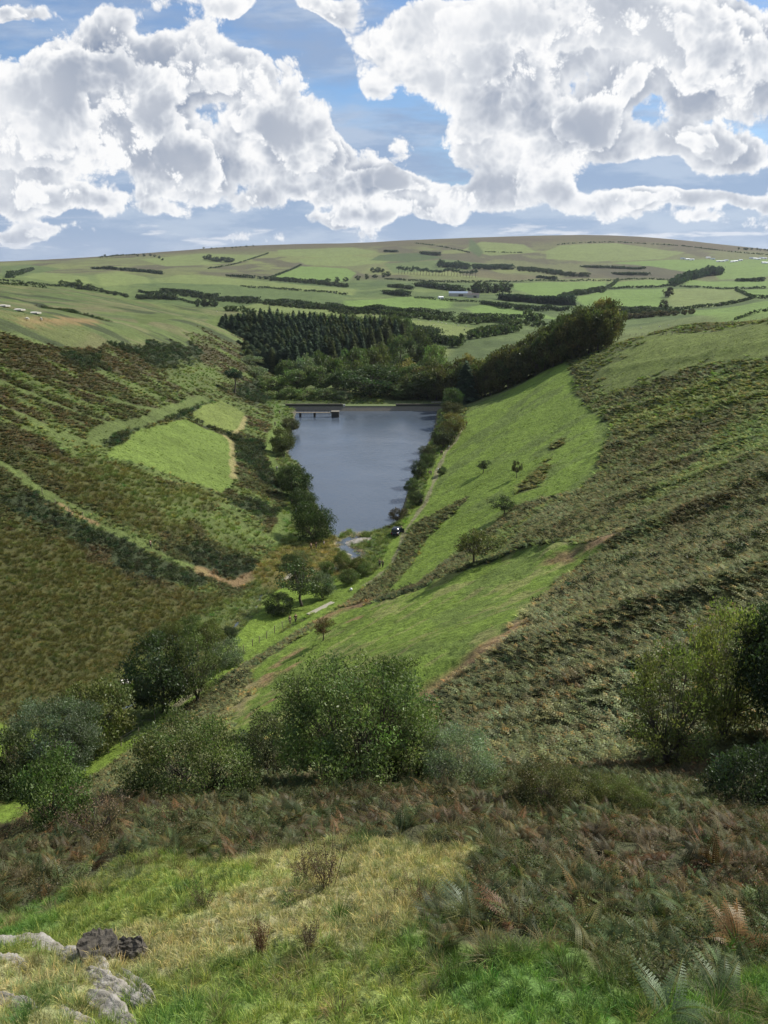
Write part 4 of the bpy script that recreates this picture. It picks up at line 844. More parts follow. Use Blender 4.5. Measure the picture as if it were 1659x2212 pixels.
# woods below the dam: every tree its own
def wood(name, proto, u, vt, wpx, Y, label, cat, tint, pw, group, hmin=6, hmax=24, **kw):
    t = at_y(u, vt, Y); b = g3(t[0], Y); h = float(np.clip(t[2]-b[2], hmin, hmax)); d = depth(b)
    if t[2]-b[2] < hmin: b[2] = t[2]-h
    tint = tuple(np.array(tint)*1.30)
    return put_tree(name, proto, b, h, label, cat, tint, w=(wpx/F0*d/h)/pw, group=group, **kw)
bw_ = [make_tree(40+k, 'round', 4200, .030, 60, .15, 1, 1.0, .15, .6, .08, 0, .7) for k in range(4)]
cf_ = [make_tree(50+k, 'conifer', 1500, .045, wid=.34) for k in range(3)]
pn_ = make_tree(55, 'pine', 1500, .035, 26, .66, 1, .7, .12, .5, .6, 0, .4)
ORD = ['first','second','third','fourth','fifth','sixth','seventh','eighth','ninth','tenth','eleventh','twelfth','thirteenth','fourteenth','fifteenth','sixteenth','seventeenth','eighteenth','nineteenth','twentieth','twenty-first','twenty-second','twenty-third','twenty-fourth','twenty-fifth','twenty-sixth','twenty-seventh','twenty-eighth']
n = 0; cnt = {}
for (u, vt, w, Y, t) in [(625,838,46,378,(.06,.085,.03)),(660,840,46,376,GREEN_M),(700,838,52,376,(.05,.07,.03)),(738,846,42,374,GREYG),(800,795,118,384,(.030,.046,.020)),(872,830,52,374,GREEN_D),(912,802,78,380,(.035,.045,.02)),(958,792,74,382,(.06,.062,.024)),
        (545,792,58,420,GREYG),(590,812,60,400,GREEN_M),(640,797,60,402,(.065,.092,.035)),(690,792,58,404,GREEN_D),(742,802,60,404,(.04,.06,.026)),(850,792,70,404,(.045,.06,.025)),(900,786,60,408,GREEN_D),
        (455,742,56,500,GREYG),(485,746,56,480,GREYG),(515,752,56,462,(.07,.095,.04)),(540,768,50,440,GREYG),(720,756,68,432,GREEN_D),(770,762,70,430,(.055,.07,.026)),(830,752,70,436,(.05,.062,.025)),(880,746,62,440,AUT),(930,748,60,440,GREEN_D),
        (690,766,56,440,(.05,.07,.03)),(765,728,58,480,GREEN_D),(815,722,56,500,(.06,.07,.026)),(865,712,56,520,GREEN_D),(905,716,50,530,(.05,.062,.028)),(940,736,46,480,GREEN_M),
        (560,840,56,392,(.07,.10,.036)),(590,846,50,380,(.075,.10,.038)),(530,832,52,400,OLIVE),(575,826,48,405,(.075,.095,.035)),(655,766,48,430,GREYG),(620,780,48,424,(.06,.085,.035))]:
    kk = 'front' if 373 < Y < 385 and n < 8 else ('second' if n < 15 else ('third' if n < 23 else ('back' if n < 30 else 'left-hand'))); cnt[kk] = cnt.get(kk, 0)
    wood('woodland_tree', bw_[n % 4], u, vt, w, Y, 'broadleaved tree in the wood behind the dam, %s from the left in its %s row' % (ORD[cnt[kk]], kk), 'tree', t, 1.0, 'broadleaved trees in the wood behind the dam'); n += 1; cnt[kk] += 1
for k, u in enumerate(np.linspace(865, 1318, 24)):
    for row, (dy, dv) in enumerate(((4, 0), (16, -10))):
        ey = np.interp(u, [865,1020,1110,1200,1340], [366,354,340,328,314]); tv = np.interp(u, [865,900,960,1030,1110,1190,1230,1265,1300,1345], [832,806,792,778,752,712,682,664,658,676]) + dv + rng.uniform(-5,5) + (6 if row == 0 else 0) + rng.uniform(-5,5)
        uu = u + row*9; wood('belt_tree', bw_[(k+row) % 4], uu, tv, 52 + rng.uniform(-6,12), ey+dy+8, '%s tree up the hill from the dam in the %s row of the belt' % (ORD[k], 'near' if row == 0 else 'far'), 'tree', [(.058,.064,.026),(.072,.070,.028),(.050,.062,.026),AUT][int(rng.integers(0, 4 if row else 3))], 1.0, 'trees in the belt right of the dam', 6, 19)
wood('spruce_tree', cf_[0], 1008, 782, 60, 360, 'dark spruce among the belt trees beside the right end of the dam', 'tree', CONI, .34, None, 6, 24)
put = 0
for Y in np.arange(448, 640, 15.5):
    f = (Y-448)/190; u0 = np.interp(f, [0,.3,1], [520,480,478]); u1 = np.interp(f, [0,.25,.5,1], [650,720,800,880])
    for u in np.arange(u0, u1, 13.4*560/Y):
        vtop = np.interp(f, [0,1], [756,684]) - np.interp(u, [470,560,700,880], [4,16,8,-6])*f + rng.uniform(-9,6); uu = u + rng.uniform(-3,3)
        lt = rng.random(); tint = [CONI, (.050,.074,.046), (.034,.052,.034)][int(lt*3)] if lt < .8 else (.060,.078,.036); 
        if u > 700 and rng.random() < .5: tint = (.050,.062,.026)
        wood('spruce_tree', cf_[put % 3], uu, vtop, rng.uniform(30,40)*520/Y, Y, 'dark spruce in the conifer plantation beyond the lake', 'tree', tint, .34, 'spruces in the plantation beyond the lake', 7, 25); put += 1
print('spruces', put)
for k, (u, vt, Y) in enumerate([(u, 676+rng.uniform(-4,4)+abs(u-700)*.02, 660) for u in range(500, 880, 22)]):
    wood('woodland_tree', bw_[k % 4], u, vt, 32, Y, 'rounded tree, %s from the left along the back edge of the plantation' % ORD[k], 'tree', GREEN_D, 1.0, 'trees along the back edge of the plantation', 5, 20)
plant('pine_tree', pn_, 507, 850, 798, 36, 'lone dark pine with a bare trunk left of the wood behind the dam', tint=CONI, pw=.7)
# far trees and hedges
def z1(a, b): return (a*.5, 498+b*.5)
def z2(a, b): return (829.5+a*.5, 498+b*.5)
def hedge(pts, h, w, label, tint=DARK, name='hedge', group='hedges between the far fields', gap=.24, lumps=.5):
    G = PX(pts); seg = np.hypot(*(G[1:]-G[:-1]).T); s = np.r_[0, np.cumsum(seg)]; g = np.random.default_rng(len(label)+int(s[-1]))
    d = float(np.hypot(*G.mean(0))); leaf = max(.35, d*.0009); n = int(min(6000, max(60, s[-1]*h*w/(leaf**2)*.35)))
    t = g.random(n)*s[-1]; prof = h*.8*(1-lumps + lumps*2*fbm(t/(h*2.2), t*0+3, 5, 3)); keep = (fbm(t/(h*2.5), t*0+9, 8, 3) > gap); t, prof = t[keep], prof[keep]
    x = np.interp(t, s, G[:,0]) + g.normal(size=len(t))*w*.28; y = np.interp(t, s, G[:,1]) + g.normal(size=len(t))*w*.28; z = ground_z(x, y) + prof*g.random(len(t))**.7
    o = np.array([x.mean(), y.mean(), z.min()]); C = np.stack([x,y,z],1) - o; cl = g.uniform(.7,1.3,(len(t),1))*np.ones(3)
    Vq, Fq, Cq = leaves(C, leaf, .8, cl, g, .2); ob = link(name, np_mesh(name, Vq, Fq, FOL_T, Cq), None, o, label=label, category='hedge', group=group); ob.color = tuple(tint)+(1,)
HL = ['low hedge along the left plateau edge', 'dark hedge high on the far left slope', 'hedge at the left of the moor foot', 'long thick hedge left of the far lane', 'thin hedge across the middle fields', 'short hedge below the left-hand fields', 'long hedge over the pale left-centre field', 'thick short hedge left of the plantation line', 'long hedge above the plantation', 'hedge joining the plantation to the sheep field', 'small thick hedge low in the left fields', 'short hedge behind the left plateau', 'small hedge fragment beside the pale left-centre field', 'thin hedge on the left plateau', 'thick hedge behind the sheep field', 'thin hedge under the row of pines', 'long thin hedge along the top of the bright right fields', 'short hedge just below the farm sheds', 'hedge running down right from the farm', 'slanting hedge right of the conifer screen', 'hedge between the upper and lower right-hand fields', 'steep short hedge beside the upper right-hand field', 'straight thin hedge at the far right edge', 'steep hedge between two fields at the far right', 'long curving hedge at the foot of the right-hand fields', 'hedge just behind the crest of the belt', 'dark hedge above the brown field', 'hedge joining the two upper copses', 'thick hedge above the row of pines', 'thin hedge above the upper copse', 'short hedge at the left of the upper copse', 'short hedge below the far right field', 'small hedge in the brown field', 'curved wall-like hedge on the moor left of the gully', 'long dark boundary just under the moor top', 'thin boundary right of the moor gully', 'faint hedge climbing the left moor', 'faint upper hedge on the left moor', 'overgrown hedge corner at the far left', 'thick hedge left of the farm lane', 'short thick hedge left of the farm', 'wide dark hedge just left of the farm sheds', 'scrubby hedge beside the brown hollow', 'scrubby line along the brown hollow', 'thick hedge at the back of the wood', 'thick hedge right of the sheep field', 'small hedge at the foot of the sheep field', 'brownish hedge in front of the right-hand fields']; hq = iter(HL)
for pts, h, w in [([z1(0,218),z1(120,227),z1(260,246),z1(400,262)],4,4),([z1(400,166),z1(560,173),z1(700,188)],9,8),([z1(980,199),z1(1160,212)],8,6),([z1(1170,212),z1(1350,227),z1(1500,240)],10,8),([z1(1040,240),z1(1250,258),z1(1500,274)],4,4),
        ([z1(600,267),z1(760,292)],6,5),([z1(700,266),z1(820,280),z1(940,296)],10,8),([z1(950,298),z1(1120,310)],9,9),([z1(1150,312),z1(1300,325),z1(1480,350)],9,8),([z1(1480,345),z1(1659,362)],9,8),([z1(600,290),z1(750,305)],8,8),([z1(430,266),z1(550,284)],5,5),
        ([z1(760,300),z1(850,318)],4,4),([z1(0,236),z1(200,252)],3,3),([z2(0,352),z2(200,374),z2(400,392),z2(600,402)],9,9),([z2(0,213),z2(300,224),z2(560,222)],5,5),([z2(560,221),z2(1000,214),z2(1280,214)],4,4),([z2(130,294),z2(400,312)],4,4),([z2(420,318),z2(600,340),z2(800,352)],8,7),
        ([z2(770,288),z2(940,262)],10,8),([z2(970,254),z2(1260,240)],5,5),([z2(940,268),z2(1010,212)],6,6),([z2(1280,247),z2(1659,254)],4,4),([z2(1520,256),z2(1600,297)],4,4),([z2(1250,342),z2(1400,328),z2(1600,302),z2(1659,300)],5,5),
        ([z2(1010,345),z2(1230,358)],8,8),([z2(580,165),z2(800,192)],12,10),([z2(385,155),z2(540,165)],14,14),([z2(235,155),z2(360,162)],18,16),([z2(160,100),z2(240,108)],14,12),([z2(0,92),z2(60,94)],12,10),([z2(1520,218),z2(1640,222)],9,8),([z2(660,208),z2(745,212)],10,8),
        ([z2(130,55),z2(260,72),z2(370,97)],4,3),([z2(740,62),z2(860,54),z2(1000,51),z2(1300,68),z2(1659,107)],4,3),([z2(430,93),z2(600,97)],4,3),([z1(1150,210),z1(1300,150)],5,4),([z1(900,165),z1(1160,100)],4,3),([z1(40,205),z1(90,185),z1(140,168)],9,10),([z2(0,270),z2(110,285)],10,10),([z2(20,245),z2(120,260)],8,8),([z2(140,240),z2(340,268)],12,14),
        ([z2(990,190),z2(1140,196)],8,12),([z2(860,158),z2(1120,168)],7,16),([z2(0,420),z2(100,440),z2(230,490)],12,12),([z2(380,455),z2(560,430)],10,10),([z2(230,480),z2(330,490)],9,10),([z2(1050,380),z2(1330,355)],6,6)]:
    hedge(pts, h, w, next(hq, 'hedge'))
hedge([z2(1515,385),z2(1580,368),z2(1659,350),(1760,660)], 2.6, 2.5, 'dark hedge on the crest of the right hill', name='hedge', group=None)
hedge([z2(1250,240),z2(1330,205),z2(1450,180)], 17, 22, 'thick strip of dark wood running up the far right fields', CONI, group=None)
hedge([z2(500,300),z2(660,310),z2(820,325)], 15, 12, 'long dark conifer screen beside the far farm', CONI, group=None)
far_t = [make_tree(80+k, 'round', 500, .085, 22, .15, 1, 1.1, .2, .7, .05, 0, .6) for k in range(3)]
far_c = make_tree(85, 'conifer', 260, .10, wid=.4); far_p = make_tree(86, 'pine', 300, .075, 18, .6, 1, .9, .15, .6, .55, 0, .4)
k = 0
def row_label(label, q, group):
    kd = label.split(' in the ')[0].split(' along ')[0].split(' by the ')[0].split(' below the ')[0].split(' near ')[0].split(' at the ')[0]
    t = '%s, %s from left in the %s' % (kd, ORD[q], group); return t if len(t.split()) <= 16 else '%s, %s from left in the %s' % (' '.join(kd.split()[-1:]) if kd.split()[-1] in ('tree','pine','conifer') else 'tree', ORD[q], group)
def row(pts, n, hpx, wpx, label, group, proto=None, tint=DARK, jit=3):
    global k
    pts = np.array(pts, float); s = np.linspace(0, len(pts)-1, n)
    for qi, q in enumerate(s):
        u = np.interp(q, range(len(pts)), pts[:,0]) + rng.uniform(-jit,jit); v = np.interp(q, range(len(pts)), pts[:,1]) + rng.uniform(-.6,.6); hh = hpx*rng.uniform(.75,1.2)
        plant('far_tree', proto or far_t[k % 3], u, v, v-hh, wpx*rng.uniform(.8,1.25), row_label(label, qi, group), 'tree', tint, .9 if proto is far_p else (.4 if proto is far_c else 1.1), group=group); k += 1
row([z2(62,188),z2(230,196),z2(395,202)], 26, 14, 11, 'tall pine in the row of pines on the far hillside', 'row of pines on the far hillside', far_p, CONI, 1)
row([z1(435,124),z1(500,120),z1(580,114)], 15, 7, 7, 'skyline tree in the clump at the left of the moor', 'skyline clump at the left of the moor', far_p, DARK, 1)
row([z1(880,80),z1(1000,76),z1(1090,70)], 9, 3, 4, 'tiny tree on the skyline of the moor', 'tiny skyline trees', None, DARK, 4)
row([z1(885,125),z1(940,135),z1(1000,136)], 9, 9, 12, 'dark tree in the clump high on the left moor', 'dark clump on the left moor', None, DARK, 2)
row([z1(600,112),z1(660,110),z1(700,128)], 6, 5, 7, 'small tree scattered below the moor skyline', 'small trees below the moor skyline', None, DARK, 3)
row([z1(270,242),z1(340,246)], 5, 11, 14, 'rounded tree in the clump behind the left plateau', 'clump behind the left plateau', None, GREEN_D, 2)
row([z1(350,256),z1(400,258),z1(440,272),z1(540,288)], 9, 9, 12, 'rounded tree along the edge of the left plateau', 'trees along the left plateau edge', None, DARK, 3)
row([z1(600,296),z1(660,300),z1(760,306)], 12, 10, 11, 'tree in the broad dark hedge below the left fields', 'trees below the left fields', None, DARK, 2)
row([z1(700,280),z1(820,288),z1(940,300)], 16, 9, 10, 'tree in the long tree line of the middle fields', 'long tree line of the middle fields', None, DARK, 2)
row([z1(860,328),z1(930,330)], 5, 15, 14, 'large tree beside the pale left-centre field', 'trees beside the pale left-centre field', None, DARK, 2)
row([z1(950,306),z1(1120,316)], 11, 10, 11, 'tree in the thick line above the pale field', 'thick line above the pale field', None, DARK, 2)
row([z1(1150,320),z1(1300,334),z1(1480,356),z1(1659,368)], 26, 10, 12, 'tree in the long dark line above the plantation', 'long dark line above the plantation', None, DARK, 2)
row([z1(980,352),z1(1095,362)], 6, 12, 14, 'tree in the copse just left of the plantation', 'copse left of the plantation', None, GREEN_D, 2)
row([z1(1170,216),z1(1350,230),z1(1500,243)], 18, 8, 10, 'tree in the distant hedge line left of the farm', 'distant line left of the farm', None, DARK, 2)
row([z1(1610,182),z1(1650,182)], 3, 10, 12, 'round tree on the far slope above the farm lane', 'round trees above the farm lane', None, DARK, 1)
row([z1(1420,228),z1(1480,222),z1(1560,212),z1(1620,208)], 6, 9, 11, 'round tree by the upper farm fields', 'round trees by the upper farm fields', None, DARK, 2)
row([z2(0,205),z2(20,200)], 2, 11, 11, 'pair of round trees near the row of pines', 'pair near the row of pines', None, DARK, 1)
row([z2(380,272),z2(450,270),z2(540,265)], 11, 19, 18, 'tall dark tree in the clump by the far farm', 'clump by the far farm', None, DARK, 3)
row([z2(500,300),z2(600,308),z2(720,318),z2(820,328)], 24, 15, 9, 'narrow conifer in the dark screen right of the farm', 'conifer screen right of the farm', far_c, CONI, 1)
row([z2(0,366),z2(100,378),z2(220,388),z2(400,404)], 22, 13, 15, 'tree in the line behind the sheep field', 'line behind the sheep field', None, GREEN_D, 3)
row([z2(400,396),z2(500,402),z2(600,408),z2(720,412)], 14, 12, 15, 'tree in the line beyond the belt of trees', 'line beyond the belt of trees', None, GREEN_D, 3)
row([z2(300,500),z2(330,500)], 2, 28, 22, 'tall dark tree at the end of the sheep field', 'pair at the end of the sheep field', None, GREEN_D, 2)
row([z2(370,468),z2(440,462),z2(500,452),z2(580,440)], 9, 22, 22, 'large rounded tree beyond the sheep field', 'large trees beyond the sheep field', None, GREEN_D, 3)
row([z2(0,450),z2(60,470),z2(120,470),z2(200,490)], 9, 24, 26, 'rounded tree at the back of the wood behind the dam', 'trees at the back of the wood', None, (.04,.055,.022), 3)
row([z2(620,395),z2(660,392)], 3, 20, 22, 'round tree before the farm fields', 'round trees before the farm fields', None, GREEN_D, 2)
row([z2(760,290),z2(850,276),z2(940,262)], 12, 10, 12, 'tree in the slanting hedge right of the farm', 'slanting hedge right of the farm', None, DARK, 2)
row([z2(1020,354),z2(1120,360),z2(1220,366)], 10, 11, 14, 'tree in the dark line behind the right hill', 'dark line behind the right hill', None, DARK, 3)
row([z2(1205,342),z2(1225,290)], 2, 20, 20, 'tall pale-trunked tree between two right-hand fields', 'tall trees between the right-hand fields', None, (.05,.05,.03), 1)
row([z2(1040,380),z2(1150,376),z2(1320,366)], 12, 12, 17, 'brownish tree on the near edge of the right-hand fields', 'brownish trees on the right-hand fields', None, (.075,.065,.035), 4)
row([z2(1255,245),z2(1330,215),z2(1390,195),z2(1455,190)], 22, 17, 14, 'dark tree in the strip wood up the far right fields', 'strip wood up the far right fields', None, CONI, 3)
row([z2(1535,82),z2(1600,84),z2(1659,88)], 8, 4, 6, 'tiny tree on the far right skyline', 'tiny trees on the far right skyline', None, DARK, 3)
row([z2(240,162),z2(360,166)], 10, 13, 12, 'dark tree in the upper copse above the pines', 'upper copse above the pines', None, CONI, 2)
row([z2(390,164),z2(470,168),z2(550,166)], 12, 10, 11, 'dark tree in the copse right of the pines', 'copse right of the pines', None, CONI, 2)
row([z2(585,175),z2(700,186),z2(810,196),z2(880,200)], 18, 9, 10, 'dark tree in the line right of the upper copse', 'line right of the upper copse', None, DARK, 2)
# ------------------------------------------------------------------ built things
import bmesh
STONE = plain_mat('dam_stone', (.16,.145,.115), .9, 1.5, .5, .8, .12); DKWALL = plain_mat('dark_wall', (.045,.042,.038), .9, 3, .4); CONC = plain_mat('pale_concrete', (.42,.40,.35), .85, 3, .25)
IRON = plain_mat('dark_iron', (.05,.05,.05), .5, 9, .3, .1, .01, .6); WOOD = plain_mat('weathered_wood', (.24,.20,.15), .9, 7, .35, .5, .02); PALEWOOD = plain_mat('pale_boards', (.30,.28,.21), .85, 6, .25, .4, .01)
GRASSM = plain_mat('crest_turf', (.10,.13,.045), .95, 2, .35, .9, .1); WHITE = plain_mat('white_paint', (.78,.78,.76), .6, 2, .08, .1); SHED = plain_mat('blue_grey_roof', (.22,.27,.34), .5, 3, .1, .1)
RUST = plain_mat('dark_barn', (.07,.06,.055), .8, 3, .3)
def bx(bm, c, s, rz=0.0, bev=0.0):
    r = bmesh.ops.create_cube(bm, size=1.0); M_ = __import__('mathutils').Matrix; vs = r['verts']
    m = M_.Translation(c) @ M_.Rotation(rz, 4, 'Z') @ M_.Diagonal((s[0], s[1], s[2], 1)); bmesh.ops.transform(bm, matrix=m, verts=vs)
    if bev:
        es = list({e for v in vs for e in v.link_edges}); bmesh.ops.bevel(bm, geom=es, offset=bev, segments=2, affect='EDGES')
def cyl(bm, a, b, r1, r2=None, seg=8):
    mu = __import__('mathutils'); a = mu.Vector(a); b = mu.Vector(b); d = b-a
    r = bmesh.ops.create_cone(bm, cap_ends=True, segments=seg, radius1=r1, radius2=r1 if r2 is None else r2, depth=d.length); m = mu.Matrix.Translation((a+b)/2) @ d.to_track_quat('Z','Y').to_matrix().to_4x4(); bmesh.ops.transform(bm, matrix=m, verts=r['verts'])
def part(name, bm, mat, parent=None, loc=None, smooth=False, **props):
    me = bpy.data.meshes.new(name); bm.to_mesh(me); bm.free(); me.materials.append(mat)
    if smooth: me.polygons.foreach_set('use_smooth', np.ones(len(me.polygons), bool))
    return link(name, me, parent, loc, **props)
def empty(name, loc, rz=0.0, **props):
    e = bpy.data.objects.new(name, None); scene.collection.objects.link(e); e.location = loc; e.rotation_euler = (0,0,rz)
    for k_, v_ in props.items(): e[k_] = v_
    return e
def spot(u, v): p = P(u, v); return g3(p[0], p[1])
# --- the dam
Yd = 354.6; xa, xb = lvl(598, 885)[0], lvl(975, 885)[0]; x1, x2, x3, x4 = (lvl(u, 885)[0] for u in (618, 741, 855, 968))
dam = empty('dam', (0, Yd, 0), label='low stone-faced dam with grassy crest across the far end of the lake', category='dam')
bm = bmesh.new()
prof = [(-1.2,-4),(-.2,-.3),(1.6,1.75),(1.6,1.9),(6.4,1.9),(16,-9),(16,-12),(-1.2,-12)]
va = [bm.verts.new((xa-6, p[0], p[1])) for p in prof]; vb_ = [bm.verts.new((xb+6, p[0], p[1])) for p in prof]
for i in range(len(prof)): j = (i+1) % len(prof); bm.faces.new((va[i], vb_[i], vb_[j], va[j]))
bm.faces.new(va[::-1]); bm.faces.new(vb_); part('stone_face', bm, STONE, dam)
bm = bmesh.new(); bx(bm, ((xa+xb)/2, 4.0, 1.97), (xb-xa+12, 4.7, .12)); part('grass_crest', bm, GRASSM, dam)
for a_, b_ in ((x1, x2), (x3, x4)):
    bm = bmesh.new(); bx(bm, ((a_+b_)/2, 1.95, 2.25), (b_-a_, .45, 1.1), 0, .04); w_ = part('parapet_wall', bm, DKWALL, dam)
    bm = bmesh.new(); bx(bm, ((a_+b_)/2, 1.95, 2.86), (b_-a_+.3, .62, .12), 0, .02); part('coping', bm, STONE, w_)
    bm = bmesh.new()
    for x_ in np.arange(a_, b_, 2.5): cyl(bm, (x_, 5.6, 2.0), (x_, 5.6, 3.35), .045)
    for zz in (2.7, 3.3): cyl(bm, (a_, 5.6, zz), (b_, 5.6, zz), .035)
    part('railing', bm, IRON, dam)
bm = bmesh.new(); bx(bm, (x2+.6, 1.9, 2.2), (1.0, .8, 1.1), 0, .08); part('end_pier', bm, CONC, dam)
bm = bmesh.new(); bx(bm, (x4-4.5, 6.3, 2.9), (6, .14, .7)); part('pale_board', bm, PALEWOOD, dam)
# --- jetty with valve platform
Yj = 341.0; ja, jb = lvl(634, 902)[0]-3, lvl(716, 902)[0]; jt = empty('jetty', (ja, Yj, 0), label='dark footbridge jetty with railings reaching out to a square valve tower near the dam', category='jetty')
bm = bmesh.new(); bx(bm, ((jb-ja)/2, 0, 1.85), (jb-ja, 1.3, .22)); part('deck', bm, WOOD, jt)
bm = bmesh.new(); bx(bm, (jb-ja+1.6, 0, .7), (3.2, 3.0, 3.4), 0, .06); tw_ = part('valve_tower', bm, DKWALL, jt)
bm = bmesh.new(); bx(bm, (jb-ja+1.6, 0, 2.46), (3.6, 3.4, .14)); part('cap_slab', bm, STONE, tw_)
for x_ in ((jb-ja)*.30, (jb-ja)*.62): bm = bmesh.new(); bx(bm, (x_, 0, .4), (.9, 1.2, 2.7), 0, .05); part('pier', bm, DKWALL, jt)
bm = bmesh.new()
for s_ in (-.6, .6):
    for x_ in np.arange(0, jb-ja, 1.8): cyl(bm, (x_, s_, 1.9), (x_, s_, 3.0), .035)
    for zz in (2.45, 3.0): cyl(bm, (0, s_, zz), (jb-ja, s_, zz), .03)
part('railing', bm, IRON, jt)
# --- boards, slabs and bridge on the valley floor
def slab_at(name, pts, w, th, mat, label, cat, boards=0, lift=.12):
    a_, b_ = spot(*pts[0]), spot(*pts[1]); c_ = (a_+b_)/2; L_ = float(np.linalg.norm((b_-a_)[:2])); rz = math.atan2(*(b_-a_)[[1,0]]); tilt = math.atan2(b_[2]-a_[2], L_)
    o = empty(name, c_ + [0,0,lift], rz, label=label, category=cat); o.rotation_euler = (0, -tilt, rz); bm = bmesh.new()
    if boards:
        for q in range(boards): bx(bm, (-L_/2 + (q+.5)*L_/boards, 0, .03*(q % 2)*.3), (L_/boards*.9, w, th))
        part('boards', bm, mat, o); bm = bmesh.new(); [bx(bm, (0, s_*w*.38, -th/2-.06), (L_, .10, .12)) for s_ in (-1, 1)]; part('bearers', bm, WOOD, o)
    else:
        bx(bm, (0,0,0), (L_, w, th), 0, .03); part('slab', bm, mat, o)
        bm = bmesh.new(); bx(bm, (-L_*.42, 0, -th/2-.2), (.4, w*.8, .42)); part('support', bm, CONC, o)
slab_at('boardwalk', ((667,1330),(720,1302)), 1.1, .08, PALEWOOD, 'long pale plank walkway beside the path under the dark hedge', 'boardwalk', 26)
slab_at('footbridge', ((614,1250),(637,1236)), .9, .15, PALEWOOD, 'short pale footbridge over the stream left of the meadow tree', 'footbridge', 8, .35)
slab_at('stone_slab', ((262,1477),(280,1474)), 1.2, .18, CONC, 'pale flat slab in the rushes left of the dark oak', 'slab', 0, .3)
# --- fences
def fence(name, pts, label, hp=1.15, wires=3, thick=.055, group=None):
    G = [spot(*q) for q in pts]; o = empty(name, G[0], 0, label=label, category='fence')
    if group: o['group'] = group
    for q in G:
        bm = bmesh.new(); t_ = rng.normal(size=2)*.05; cyl(bm, q-G[0]-[0,0,.25], q-G[0]+[t_[0],t_[1],hp*rng.uniform(.9,1.08)], thick, thick*.9, 7); part('post', bm, WOOD, o)
    bm = bmesh.new()
    for a_, b_ in zip(G[:-1], G[1:]):
        for w_ in range(wires): zz = hp*(.35+.28*w_); cyl(bm, a_-G[0]+[0,0,zz], b_-G[0]+[0,0,zz], .008, None, 4)
    part('wire', bm, IRON, o)
fence('wire_fence', [(204,1642),(234,1626),(262,1612),(300,1590),(335,1555),(366,1524),(408,1494),(428,1475),(446,1465),(466,1453),(484,1438),(504,1424),(526,1410),(545,1395),(560,1390),(576,1379),(593,1368),(610,1358),(628,1348)], 'post and wire fence following the grassy path down the valley', 1.3, thick=.07)
fence('wire_fence', [(u_, np.interp(u_, [1330,1400,1450,1530,1600,1659], [722,722,722,712,698,688])) for u_ in np.arange(1335, 1660, 13)], 'line of posts along the crest of the right hill', 1.4, 2, .09)
fence('wire_fence', [z1(1240+24*q, 745-q*.2) for q in range(10)], 'short fence on the grass bank at the left end of the dam', 1.2, 2, .07)
fence('wire_fence', [(92,1072),(120,1094),(150,1110),(180,1124)], 'few thin posts beside the path across the left slope', 1.3, 2, .07)
# --- far farm, caravans, white sheets
def shed(name, u, v, Lx, Wy, hh, label, cat, roofm, wallm, rz=0.0, group=None, Y=None, lift=0):
    b = spot(u, v); o = empty(name, b, rz, label=label, category=cat)
    if group: o['group'] = group
    bm = bmesh.new(); bx(bm, (0,0,hh*.35), (Lx, Wy, hh*.7+1.0)); part('wall', bm, wallm, o)
    bm = bmesh.new(); q = [(-Lx/2-.2,-Wy/2-.3,hh*.7+.48),(Lx/2+.2,-Wy/2-.3,hh*.7+.48),(Lx/2+.2,Wy/2+.3,hh*.7+.48),(-Lx/2-.2,Wy/2+.3,hh*.7+.48),(-Lx/2-.2,0,hh*1.15+.4),(Lx/2+.2,0,hh*1.15+.4)]
    vs = [bm.verts.new(p) for p in q]; [bm.faces.new([vs[i] for i in f]) for f in ((0,1,5,4),(2,3,4,5),(3,0,4),(1,2,5),(0,3,2,1))]; part('roof', bm, roofm, o)
    bm = bmesh.new(); bx(bm, (Lx*.15, -Wy/2-.05, hh*.3), (Lx*.25, .1, hh*.5)); part('door', bm, RUST, o)
shed('farm_shed', 990, 640, 32, 14, 7, 'long blue-grey roofed farm shed among the far trees', 'shed', SHED, CONC, -.15)
shed('farm_shed', 1022, 643, 20, 12, 6, 'darker barn at the right of the blue-grey farm shed', 'barn', RUST, CONC, -.1)
shed('farm_shed', 1008, 637, 16, 9, 5, 'small pale building behind the farm sheds', 'building', RUST, WHITE, .3)
shed('field_shed', 952, 645, 8, 6, 3, 'tiny white-walled hut left of the far farm', 'hut', WHITE, WHITE, .3)
for i_, (a_, b_) in enumerate([(1588,122),(1602,124),(1616,126),(1630,122),(1644,124),(1400,120),(1420,125),(1445,134),(1462,133),(1478,130),(1505,135),(1520,133),(1540,129),(1640,142),(1655,143),(1290,124),(1310,127),(1330,129)]):
    shed('caravan', *z2(a_, b_), 14, 5, 3.6, 'white caravan on the far right hillside, ' + ['second','third','fourth','fifth','sixth','seventh','first','eighth','ninth','tenth','eleventh','twelfth','thirteenth','fourteenth','fifteenth','sixteenth','seventeenth','eighteenth'][i_] + ' in its scattered rows', 'caravan', WHITE if i_ % 3 else SHED, WHITE, rng.uniform(-.4,.4), 'white caravans on the far right hillside')
for u_, v_, lb in ((2,663,'white sheet at the left edge, highest of three on the plateau'),(35,672,'middle one of three white sheets on the left plateau'),(70,678,'lowest of three white sheets on the left plateau')):
    b = spot(u_, v_); bm = bmesh.new(); bmesh.ops.create_grid(bm, x_segments=14, y_segments=6, size=1)
    for v in bm.verts: v.co = (v.co.x*2.6*(1+.1*math.sin(v.co.y*5)), v.co.y*2.4, .28+.08*math.sin(v.co.x*3+v.co.y*2)-.05*v.co.x**2)
    r_ = bmesh.ops.extrude_face_region(bm, geom=bm.faces[:]); [setattr(v.co, 'z', v.co.z-.5) for v in r_['geom'] if isinstance(v, bmesh.types.BMVert)]
    part('white_sheet', bm, CONC, None, b, label=lb, category='sheet')
